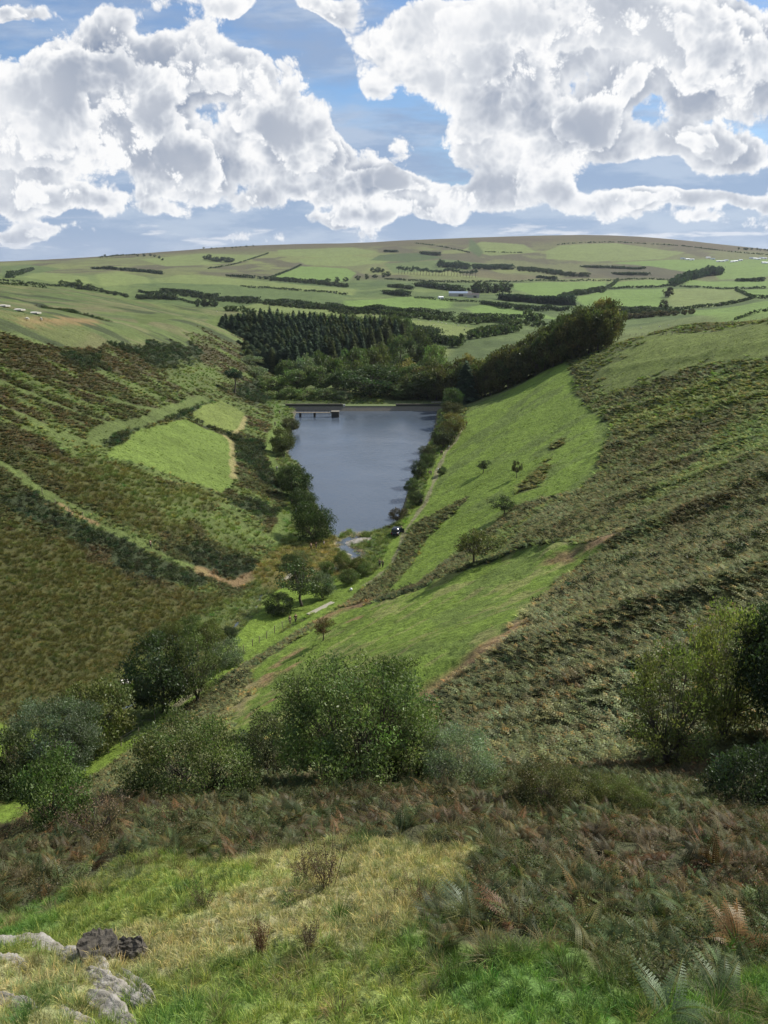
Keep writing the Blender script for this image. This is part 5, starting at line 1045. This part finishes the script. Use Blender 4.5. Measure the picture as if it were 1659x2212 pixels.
# --- sheep
WOOL = plain_mat('wool', (.62,.58,.48), .95, 8, .15, .5, .03)
def skin_mesh(name, nodes, edges, radii, sub=1):
    me = bpy.data.meshes.new(name); me.from_pydata(nodes, edges, []); o = bpy.data.objects.new(name, me); scene.collection.objects.link(o); sk = o.modifiers.new('s', 'SKIN'); sk.use_smooth_shade = True
    for i_, r_ in enumerate(radii): me.skin_vertices[0].data[i_].radius = (r_, r_) if not isinstance(r_, tuple) else r_
    me.skin_vertices[0].data[0].use_root = True
    m2 = o.modifiers.new('u', 'SUBSURF'); m2.levels = sub; m2.render_levels = sub
    dg = bpy.context.evaluated_depsgraph_get(); out = bpy.data.meshes.new_from_object(o.evaluated_get(dg)); out.name = name; bpy.data.objects.remove(o); return out
def sheep_mesh(head):
    N_ = [(0,0,.62),(.32,0,.62),(-.38,0,.60),(.52,0,.62 if head > 0 else .55),(.72,0,.62+.14*head),(.88,0,.56+.12*head),(-.5,0,.5)]; E_ = [(0,1),(0,2),(1,3),(3,4),(4,5),(2,6)]; R_ = [.27,.25,.25,.14,.09,.05,.05]
    for x_ in (.3,-.36):
        for s_ in (-.13,.13): i_ = len(N_); N_ += [(x_, s_, .38),(x_+.02*(1 if x_ > 0 else -1), s_, .20),(x_, s_, 0)]; E_ += [(1 if x_ > 0 else 2, i_),(i_, i_+1),(i_+1, i_+2)]; R_ += [.08,.04,.035]
    return skin_mesh('sheep', N_, E_, R_)
shp = [sheep_mesh(.3), sheep_mesh(-1.6)]; [m_.materials.append(WOOL) for m_ in shp]
SPX = [z2(a_, b_) for a_, b_ in [(60,385),(35,383),(150,390),(200,393),(235,398),(250,402),(268,405),(300,408),(318,403),(320,412),(355,415),(215,415),(245,425),(120,388),(90,400),(1110,418),(1190,415),(1230,412),(45,393)]] + [z1(a_, b_) for a_, b_ in [(1600,372),(1612,368),(1630,378),(1645,384),(1622,390),(680,156),(700,150),(120,388),(180,392),(936,354)]]
for i_, q in enumerate(SPX):
    b = spot(*q); o = link('sheep', shp[i_ % 2], None, b, label='white sheep grazing in a field beyond the dam' if q[0] > 330 else 'white sheep grazing on the open ground at the left', category='sheep', group='sheep grazing in the pale field beyond the dam' if q[0] > 330 else 'sheep on the left-hand ground'); o.rotation_euler = (0,0,rng.uniform(0,6.28)); o.scale = (1.2,1.2,1.2)
# --- people
SKIN = plain_mat('skin', (.42,.25,.17), .6, 5, .08, .05); HAIR = plain_mat('dark_hair', (.03,.022,.016), .7, 20, .3)
def person_nodes(pose):
    w, b = pose   # stride, arm bend
    N_ = [(0,0,.95),(0,0,1.15),(0,.01,1.38),(0,.01,1.50),(0,.03,1.60),(0,.03,1.70)]; E_ = [(0,1),(1,2),(2,3),(3,4),(4,5)]; R_ = [(.15,.11),(.14,.10),(.16,.10),.055,(.085,.10),(.07,.08)]
    for s_ in (-1, 1):
        i_ = len(N_); f = s_*w; N_ += [(.10*s_, f*.05, .86),(.10*s_, f*.30+.02, .48),(.10*s_, f*.42-.03, .09),(.10*s_, f*.42+.13, .04)]; E_ += [(0,i_),(i_,i_+1),(i_+1,i_+2),(i_+2,i_+3)]; R_ += [.095,.065,.045,.04]
        i_ = len(N_); N_ += [(.20*s_, 0, 1.40),(.25*s_, -f*.15+.02, 1.12),(.23*s_, -f*.25+.05+b*.16, .90+b*.12),(.23*s_, -f*.27+.08+b*.2, .82+b*.14)]; E_ += [(2,i_),(i_,i_+1),(i_+1,i_+2),(i_+2,i_+3)]; R_ += [.06,.045,.035,.03]
    return N_, E_, R_
def hand_mesh(pose, s_):
    w, b = pose; f = s_*w; wr = np.array([.23*s_, -f*.27+.08+b*.2, .82+b*.14]); N_ = [tuple(wr), tuple(wr+[0,.01,-.05])]; E_ = [(0,1)]; R_ = [.024,.03]
    for q, l_ in enumerate((.062,.072,.068,.054)):
        o_ = (q-1.5)*.019; i_ = len(N_); N_ += [tuple(wr+[0, o_+.01, -.08]), tuple(wr+[-.008*s_, o_+.013, -.08-l_*.55]), tuple(wr+[-.025*s_, o_+.018, -.08-l_])]; E_ += [(1,i_),(i_,i_+1),(i_+1,i_+2)]; R_ += [.009,.0085,.007]
    i_ = len(N_); N_ += [tuple(wr+[-.015*s_, .045, -.055]), tuple(wr+[-.02*s_, .06, -.09])]; E_ += [(1,i_),(i_,i_+1)]; R_ += [.011,.009]
    return N_, E_, R_
POSES = {}
def person(u, v, coat, trou, label, pose=(0,.2), rz=0.0, scale=1.0, pack=None, hat=None):
    if pose not in POSES:
        N_, E_, R_ = person_nodes(pose); body = skin_mesh('body', N_, E_, R_); gro = lambda r_, k_: tuple(np.array(r_)*k_) if isinstance(r_, tuple) else r_*k_
        up = [0,1,2] + [10,11,12] + [18,19,20]; idx = {a_: i_ for i_, a_ in enumerate(up)}; ja_ = skin_mesh('jacket', [N_[a_] for a_ in up], [(idx[a_], idx[b_]) for a_, b_ in E_ if a_ in idx and b_ in idx], [gro(R_[a_], 1.22) for a_ in up])
        lo = [0] + [6,7,8] + [14,15,16]; idx = {a_: i_ for i_, a_ in enumerate(lo)}; tr_ = skin_mesh('trousers', [N_[a_] for a_ in lo], [(idx[a_], idx[b_]) for a_, b_ in E_ if a_ in idx and b_ in idx], [gro(R_[a_], 1.18) for a_ in lo])
        hr = skin_mesh('hair', [(0,-.02,1.66),(0,-.01,1.74),(0,.05,1.76)], [(0,1),(1,2)], [.085,.07,.05]); hd = [skin_mesh('hand', *hand_mesh(pose, s_)) for s_ in (-1,1)]
        bm = bmesh.new(); bx(bm, (0,.12,1.60), (.022,.035,.03)); [bx(bm, (s_*.03,.115,1.635), (.018,.01,.010)) for s_ in (-1,1)]; bx(bm, (0,.112,1.565), (.04,.01,.008)); fm = bpy.data.meshes.new('face'); bm.to_mesh(fm); bm.free()
        POSES[pose] = (body, ja_, tr_, hr, hd, fm)
        body.materials.append(SKIN); hr.materials.append(HAIR); [m_.materials.append(SKIN) for m_ in hd]; fm.materials.append(SKIN)
    body, ja_, tr_, hr, hd, fm = POSES[pose]; o = link('person', body, None, spot(u, v), label=label, category='person'); o.rotation_euler = (0,0,rz); o.scale = (scale,)*3
    for me, nm, c_ in ((ja_, 'jacket', coat), (tr_, 'trousers', trou)):
        m_ = me.copy(); m_.materials.append(plain_mat('cloth', c_, .9, 14, .15, .2, .01)); link(nm, m_, o)
    link('hair', hr if hat is None else hr.copy(), o)
    for m_ in hd: link('hand', m_, o)
    link('face', fm, o)
    if pack:
        bm = bmesh.new(); bx(bm, (0,-.2,1.22), (.30,.18,.45), 0, .06); part('backpack', bm, plain_mat('pack_cloth', pack, .8), o, smooth=True)
Z3 = lambda a_, b_: (531+a_*.32, 829.5+b_*.32); Z4 = lambda a_, b_: (464.5+a_*.3185, 1128+b_*.3185)
BK=(.02,.02,.022); NV=(.03,.045,.09); KH=(.20,.17,.11); WH=(.6,.6,.58); OL=(.07,.09,.04); BL=(.06,.14,.30); RD=(.35,.05,.04)
person(*Z4(1117,308), (.16,.19,.16), BK, 'walker in a grey-green jacket, left of the pair on the track below the van', (0,.3), 2.8, 1.05, BK)
person(*Z4(1138,305), (.10,.17,.06), BK, 'walker in a green top, right of the pair on the track below the van', (.5,.2), .2)
person(*Z3(441,1122), KH, BK, 'walker in a tan jacket, left of the pair in the marsh', (.5,.3), 1.2)
person(*Z3(476,1122), BK, NV, 'walker dressed all in black, right of the pair in the marsh', (0,.3), 2.0, 1.05)
person(*Z3(529,1108), WH, KH, 'figure in a white top stooping in the rushes right of the marsh pair', (0,1.0), 1.5, .85)
person(*Z3(1177,810), BK, BK, 'walker in black, left of the pair on the track above the van', (.5,.2), .4, 1.0, NV)
person(*Z3(1187,808), NV, BK, 'walker in navy, right of the pair on the track above the van', (0,.2), .1, 1.04)
person(*Z3(1238,620), BK, KH, 'walker with pale trousers, left of the pair half way along the lake track', (.5,.2), .3)
person(*Z3(1250,620), (.12,.13,.15), NV, 'walker in a grey jacket, right of the pair half way along the lake track', (0,.3), .3)
person(*Z3(1316,478), BK, BK, 'dark walker, left of the pair on the upper lake track', (.5,.2), .1)
person(*Z3(1325,477), (.05,.05,.06), BK, 'dark walker, right of the pair on the upper lake track', (0,.2), .1)
person(*Z3(1410,372), BK, BK, 'single walker on the lake track beside the autumn-tinted tree', (.5,.2), .1)
person(*Z3(1490,275), BK, NV, 'single walker at the top of the lake track by the hedge', (0,.2), .1)
person(*Z3(198,288), BK, BK, 'walker in black on the left shore path near the dam', (.5,.2), 3.0)
person(*Z3(228,205), NV, BK, 'walker in navy at the dam end of the left shore path', (0,.2), 3.0)
person(*Z3(210,592), WH, BK, 'walker in a white top on the left shore path beside the olive tree', (.5,.2), 3.0, 1.0, BK)
person(*Z3(312,822), BK, BK, 'walker in black on the left shore path above the largest rounded bush', (.5,.3), 2.6)
person(*Z4(548,686), BK, BK, 'walker in black by the fence above the meadow', (.5,.3), .6, 1.05)
person(*Z4(508,694), (.14,.13,.08), KH, 'second walker in brown, left of the black-clad one by the fence', (0,.2), .6, .95)
person(326, 1186, KH, BK, 'lone walker on the path across the left slope', (.5,.2), 1.4)
# --- the vehicle
PAINT = plain_mat('dark_paint', (.018,.024,.034), .25, 3, .1, 0, .01, 0, .6); GLASS = plain_mat('tinted_glass', (.02,.03,.035), .06, 2, .1, 0, .01, 0, .8); TYRE = plain_mat('tyre_rubber', (.015,.015,.015), .85, 9, .2); RIM = plain_mat('wheel_rim', (.35,.35,.36), .35, 3, .1, 0, .01, .8); LAMP = plain_mat('lamp_glass', (.7,.7,.68), .15, 2, .05, 0); REDL = plain_mat('red_lens', (.45,.02,.02), .2, 2, .05, 0)
vb = spot(*Z3(1018, 1012)); car = empty('parked_car', vb, R(-14), label='dark off-road car parked on the track at the near right corner of the lake', category='car')
gr_ = [g3(vb[0], vb[1]+1.3)[2], g3(vb[0], vb[1]-1.3)[2]]; car.location.z = max(gr_+[vb[2]]) + .02
bm = bmesh.new(); secs = [(-2.25,.55,1.05,.86),(-2.1,.42,1.12,.90),(-1.2,.36,1.14,.92),(1.1,.36,1.14,.92),(2.0,.42,1.08,.90),(2.2,.55,.98,.84)]; rings = []
for y_, z0_, z1_, w_ in secs: rings.append([bm.verts.new(p) for p in ((-w_,y_,z0_),(-w_*1.02,y_,(z0_+z1_)/2),(-w_*.95,y_,z1_),(w_*.95,y_,z1_),(w_*1.02,y_,(z0_+z1_)/2),(w_,y_,z0_))])
for a_, b_ in zip(rings[:-1], rings[1:]):
    for i_ in range(6): j_ = (i_+1) % 6; bm.faces.new((a_[i_], a_[j_], b_[j_], b_[i_]))
bm.faces.new(rings[0][::-1]); bm.faces.new(rings[-1]); bmesh.ops.bevel(bm, geom=bm.edges[:], offset=.05, segments=2, affect='EDGES'); bmesh.ops.recalc_face_normals(bm, faces=bm.faces); part('body', bm, PAINT, car, smooth=True)
bm = bmesh.new(); lo = [(-.84,-2.1,1.10),(.84,-2.1,1.10),(.84,.95,1.10),(-.84,.95,1.10)]; hi = [(-.70,-1.9,1.80),(.70,-1.9,1.80),(.70,.35,1.80),(-.70,.35,1.80)]
vs = [bm.verts.new(p) for p in lo+hi]; [bm.faces.new([vs[i] for i in f]) for f in ((0,1,5,4),(1,2,6,5),(2,3,7,6),(3,0,4,7),(4,5,6,7),(3,2,1,0))]; bmesh.ops.bevel(bm, geom=bm.edges[:], offset=.05, segments=2, affect='EDGES'); part('cabin', bm, PAINT, car, smooth=True)
for nm, c_, s_ in (('rear_window',(0,-2.01,1.46),(1.25,.05,.42)),('windscreen',(0,.67,1.46),(1.3,.05,.5))):
    bm = bmesh.new(); bx(bm, (0,0,0), s_); o = part(nm, bm, GLASS, car, c_); o.rotation_euler = ((R(-16) if c_[1] < 0 else R(41)),0,0)
for s_ in (-1, 1):
    bm = bmesh.new(); bx(bm, (s_*.79,-.75,1.46), (.04,2.2,.42)); o = part('side_window', bm, GLASS, car)
    bm = bmesh.new(); bx(bm, (s_*.62,2.19,.82), (.30,.06,.17), 0, .02); part('headlight', bm, LAMP, car)
    bm = bmesh.new(); bx(bm, (s_*.72,-2.26,.90), (.16,.05,.26), 0, .02); part('tail_light', bm, REDL, car)
    bm = bmesh.new(); bx(bm, (s_*1.0,.75,1.20), (.16,.1,.14), 0, .03); part('mirror', bm, PAINT, car)
    for y_ in (-1.38, 1.38):
        bm = bmesh.new(); cyl(bm, (s_*.70,y_,.37), (s_*.94,y_,.37), .37, None, 20); wh = part('wheel', bm, TYRE, car); bm = bmesh.new(); cyl(bm, (s_*.93,y_,.37), (s_*.955,y_,.37), .21, None, 14); part('rim', bm, RIM, wh)
bm = bmesh.new(); bx(bm, (1.35,.15,.95), (.95,.07,1.1), 0, .03); part('open_door', bm, PAINT, car)
bm = bmesh.new(); bx(bm, (0,-2.30,.55), (1.6,.12,.18), 0, .04); part('bumper', bm, DKWALL, car)
person(*Z3(1052, 1000), BK, BK, 'person in black standing at the open door of the parked car', (0,.6), 1.4)
# small white marks: litter bags and a pale marker post
for a_, lb in ((Z3(1300,580),'small white sack beside the lakeside track, lower one'),(Z3(1370,420),'small white sack beside the lakeside track, upper one'),(Z3(340,865),'thin white marker beside the left shore path'),(Z4(922,458),'small white stone on the lower track')):
    bm = bmesh.new(); bmesh.ops.create_icosphere(bm, subdivisions=3, radius=.32)
    for v in bm.verts: k_ = 1+.25*math.sin(v.co.x*9+1)*math.cos(v.co.y*7); v.co *= k_; v.co.z *= .8
    o = part('white_sack', bm, WHITE, None, spot(*a_)+[0,0,.2], smooth=True, label=lb, category='sack')
    if 'marker' in lb: o.scale = (.35,.35,2.2)
    if 'stone' in lb: o.name = 'white_stone'; o['category'] = 'stone'
# --- rocks
def rock_material():
    m, nt, b = new_mat('lichened_rock'); tc = nt.nodes.new('ShaderNodeTexCoord'); g_ = nt.nodes.new('ShaderNodeNewGeometry'); pos = g_.outputs['Position']
    n1_ = noise_node(nt, 4, 8, .7, pos); n2_ = noise_node(nt, 22, 6, .7, pos); mp = nt.nodes.new('ShaderNodeMapping'); mp.inputs['Scale'].default_value = (3,14,40); mp.inputs['Rotation'].default_value = (.35,.3,.5); L(nt, pos, mp.inputs[0]); n3_ = noise_node(nt, 1.6, 5, .6, mp.outputs[0])
    r_ = nt.nodes.new('ShaderNodeValToRGB'); L(nt, n1_.outputs[0], r_.inputs[0]); e = r_.color_ramp.elements; e[0].position = .36; e[0].color = (.15,.13,.095,1); e[1].position = .62; e[1].color = (.40,.37,.32,1); q = e.new(.46); q.color = (.24,.215,.17,1)
    c_ = mix_col(nt, math_node(nt, 'MULTIPLY', n3_.outputs[0], .6), r_.outputs[0], (.22,.21,.18)); c_ = mix_col(nt, math_node(nt, 'GREATER_THAN', n2_.outputs[0], .62), c_, (.38,.37,.33)); L(nt, c_, b.inputs['Base Color']); b.inputs['Roughness'].default_value = .9
    bp = nt.nodes.new('ShaderNodeBump'); bp.inputs['Strength'].default_value = .9; bp.inputs['Distance'].default_value = .03; L(nt, math_node(nt, 'ADD', n3_.outputs[0], math_node(nt, 'MULTIPLY', n2_.outputs[0], .4)), bp.inputs['Height']); L(nt, bp.outputs[0], b.inputs['Normal']); return m
ROCK = rock_material(); ROCKD = plain_mat('dark_rock', (.075,.066,.052), .9, 6, .6, .9, .05)
def rock(u, v, s, rz, tilt, mat, label, seed, sink=.3, name='rock'):
    """s = (length, width, thickness); flat-bedded block with broken edges"""
    bm = bmesh.new(); bmesh.ops.create_cube(bm, size=1); bmesh.ops.subdivide_edges(bm, edges=bm.edges[:], cuts=14, use_grid_fill=True)
    C_ = np.array([v_.co[:] for v_ in bm.verts]); sx = seed*7.3
    ed = fbm(C_[:,0]*3+sx, C_[:,1]*3+C_[:,2], seed, 4)-.5; st_ = np.round(C_[:,2]*4+fbm(C_[:,0]*2+sx, C_[:,1]*2, seed+5, 3)*2)/4
    C_[:,0] *= 1 + ed*.5 + .10*np.sin(st_*17); C_[:,1] *= 1 + (fbm(C_[:,0]*4, C_[:,2]*3+sx, seed+3, 4)-.5)*.8 + .12*np.sin(st_*23+1)
    C_[:,0] *= 1-.55*np.abs(C_[:,1])**2*1.6; C_[:,2] += (fbm(C_[:,0]*5+sx, C_[:,1]*5, seed+9, 4)-.5)*.45 + .12*np.round(C_[:,1]*4+ed)*.5
    for v_, c_ in zip(bm.verts, C_*np.array(s)): v_.co = c_
    o = part(name, bm, mat, None, spot(u, v) + np.array([0,0,s[2]*(.5-sink)]), label=label, category='rock'); o.rotation_euler = (tilt[0], tilt[1], rz); return o
rock(212, 2066, (.34,.26,.20), .3, (.05,.05), ROCKD, 'larger dark boulder behind the pale rock slabs at lower left', 1, .18)
rock(280, 2052, (.30,.20,.18), -.3, (.05,-.25), ROCKD, 'smaller pointed dark boulder right of the larger one', 2, .15)
def slab(u1, v1, u2, v2, wid, th, label, seed, roll=.25):
    """a bedding ridge between two sighted ground points: thin layers stepping down sideways, ragged ends"""
    a_, b_ = spot(u1, v1), spot(u2, v2); c_ = (a_+b_)/2; e_ = b_-a_; Ln = float(np.linalg.norm(e_)); g = np.random.default_rng(seed); o = empty('rock_slab', c_, math.atan2(e_[1], e_[0]), label=label, category='rock'); o.rotation_euler = (0, -math.asin(e_[2]/Ln), math.atan2(e_[1], e_[0]))
    n_ = 70; m_ = 14; X_, Y_ = np.meshgrid(np.linspace(-.5,.5,n_), np.linspace(-.5,.5,m_), indexing='ij'); s0 = seed*3.7
    ex = X_*Ln*1.12; wloc = wid*(1-.75*np.abs(X_*2)**3)*(.65+.7*fbm(X_*5+s0, X_*0, seed, 3)); ey = Y_*wloc + (fbm(X_*4+s0, X_*0+4, seed, 3)-.5)*wid*.25
    lay = np.round((Y_+.5)*3 + (fbm(X_*7+s0, Y_*2, seed+2, 3)-.5)*2.2)/3; ez = th*(.55*lay + .10*fbm(X_*11+s0, Y_*5, seed+4, 4) - .9*np.clip(np.abs(Y_*2)-.75,0,1)*3.2*np.where(Y_ > 0, .5, 1) - .9*np.clip(np.abs(X_*2)-.85,0,1)*5)
    V = np.stack([ex, ey, ez], -1).reshape(-1,3); i_, j_ = np.meshgrid(np.arange(n_-1), np.arange(m_-1), indexing='ij'); q_ = i_*m_+j_; F_ = np.stack([q_, q_+m_, q_+m_+1, q_+1], -1).reshape(-1,4)
    Vb = V.copy(); Vb[:,2] = -th*2.2; k_ = len(V); F2 = F_[:,::-1]+k_; rim = [i*m_ for i in range(n_)] + [(n_-1)*m_+j for j in range(1,m_)] + [i*m_+m_-1 for i in range(n_-2,-1,-1)] + [j for j in range(m_-2,0,-1)]
    F3 = np.array([(rim[i], rim[i]+k_, rim[(i+1)%len(rim)]+k_, rim[(i+1)%len(rim)]) for i in range(len(rim))]); me = np_mesh('slab_face', np.vstack([V, Vb]), np.vstack([F_, F2, F3]), ROCK); link('slab_face', me, o)
for q, (a_, b_, w_, t_, lb) in enumerate([((-60,2062),(150,2062),.30,.10,'long pale rock ridge at the left edge, furthest back of the slabs'),((130,2060),(225,2098),.20,.08,'pale ridge running down from the long left-edge one'),((255,2090),(332,2138),.10,.08,'upper of the three parallel white-lichened slabs below the boulders'),
      ((250,2098),(322,2152),.07,.06,'middle of the three parallel white-lichened slabs below the boulders'),((190,2098),(322,2158),.11,.09,'lowest and longest of the three parallel white-lichened slabs'),((190,2112),(262,2142),.17,.14,'blocky white-topped slab below the parallel ones'),
      ((185,2140),(290,2212),.17,.10,'pale slab running toward the bottom edge at left'),((-40,2092),(55,2100),.20,.09,'low rounded pale slab at the left edge'),((60,2180),(200,2200),.12,.06,'half-buried slab in straw grass near the lower left corner'),((-30,2160),(70,2178),.12,.06,'half-buried slab in the lower left corner')]):
    slab(*a_, *b_, w_*1.35, t_*.85, lb, 11+q)
# hero ferns and dead docks in the foreground
def fern(u, v, s, label, tint, seed):
    g = np.random.default_rng(seed); A = ([], [], [])
    for k_ in range(7):
        Vq, Fq, Cq = frond(g, g.uniform(.75,1.0), 16, .26, g.uniform(0,6.28), g.uniform(.5,.9), 4, np.ones(3)*g.uniform(.8,1.2)); A[0].extend(Vq); A[1].extend(Fq); A[2].extend(Cq)
    V, F_, C_ = merge(*A); o = link('fern', np_mesh('fern', V*s, F_, FOL_T, C_), None, spot(u, v), label=label, category='fern'); o.color = tint + (1,)
fern(1440, 2205, .50, 'pale green fern at the bottom edge, left of its neighbour', (.10,.14,.065), 1); fern(1560, 2150, .45, 'pale green fern standing in grass near the lower right corner', (.10,.13,.06), 2)
fern(1590, 2040, .55, 'golden-brown drying fern at the right edge of the foreground', (.22,.13,.05), 3); fern(1010, 1990, .5, 'grey-green fern at the edge of the bright grass right of centre', (.085,.11,.06), 4); fern(1100, 2010, .5, 'rust-tipped fern beside the grey-green one', (.16,.085,.045), 5)
def dock(u, v, h, label, seed, tint, wide=1.0):
    g = np.random.default_rng(seed); st_ = 16; n_ = 1800; a_ = g.uniform(0,6.28,st_); b0_ = np.c_[np.cos(a_), np.sin(a_), a_*0]*.10*wide*g.random((st_,1)); tp = b0_*g.uniform(2,5,(st_,1)) + g.normal(size=(st_,3))*.12*wide; tp[:,2] = g.uniform(.45,1,st_)
    k_ = g.integers(0, st_, n_); t_ = g.random(n_)**.6; C_ = b0_[k_]*(1-t_[:,None]) + tp[k_]*t_[:,None] + g.normal(size=(n_,3))*.04; C_[:,2] -= .15*t_*g.random(n_); Vq, Fq, Cq = leaves(C_, .017, .35, g.uniform(.5,1.5,(n_,1))*np.ones(3), g, .4)
    Vs, Fs, off = [Vq], [Fq], len(Vq)
    for i_ in range(st_):
        v_, f_ = tube([b0_[i_]-[0,0,.05], (b0_[i_]+tp[i_])/2+g.normal(size=3)*.02, tp[i_]], [.006,.005,.003], 4); Vs.append(v_); Fs.append(f_+off); off += len(v_)
    V = np.vstack(Vs); C4 = np.vstack([Cq, np.full((len(V)-len(Vq), 3), 1.3)]); o = link('dead_stalks', np_mesh('dead_stalks', V*h, np.vstack(Fs), FOL_T, C4), None, spot(u, v), label=label, category='plant'); o.color = tint + (1,)
dock(565, 2062, .50, 'upright rust-brown dead stalks in the grass right of the boulders', 1, (.13,.070,.040), .5); dock(705, 1938, .72, 'largest brown clump of dead bracken stems in the bright grass', 2, (.105,.070,.045), 1.7); dock(672, 2062, .42, 'thin brown stalks just right of the upright rusty ones', 3, (.10,.070,.045), .8)
dock(905, 1955, .50, 'small rusty stems in the green grass right of the largest clump', 4, (.14,.09,.05), 1.0); dock(660, 1915, .55, 'small brown clump just left of and behind the largest clump', 5, (.095,.065,.04), 1.5); dock(440,1960,.45,'low faded stems in the grass left of the largest clump',6,(.11,.085,.05),1.6)
# ------------------------------------------------------------------ thin air between here and the far hill
bm = bmesh.new(); bx(bm, (0, 0, 110), (28600, 28600, 440)); zmin = float(zg.min()); 
for v in bm.verts:
    if v.co.z < 0: v.co.z = zmin - 1.0
hz = bpy.data.materials.new('haze_air'); hz.use_nodes = True; hz.node_tree.nodes.clear(); o_ = hz.node_tree.nodes.new('ShaderNodeOutputMaterial'); pv = hz.node_tree.nodes.new('ShaderNodeVolumePrincipled')
pv.inputs['Color'].default_value = (.80,.88,1,1); pv.inputs['Density'].default_value = 2.4e-5; pv.inputs['Anisotropy'].default_value = .25; hz.node_tree.links.new(pv.outputs[0], o_.inputs['Volume'])
part('haze', bm, hz, None, kind='stuff')
for o in scene.objects:
    if 'category' in o and 'kind' not in o: o['kind'] = 'thing'
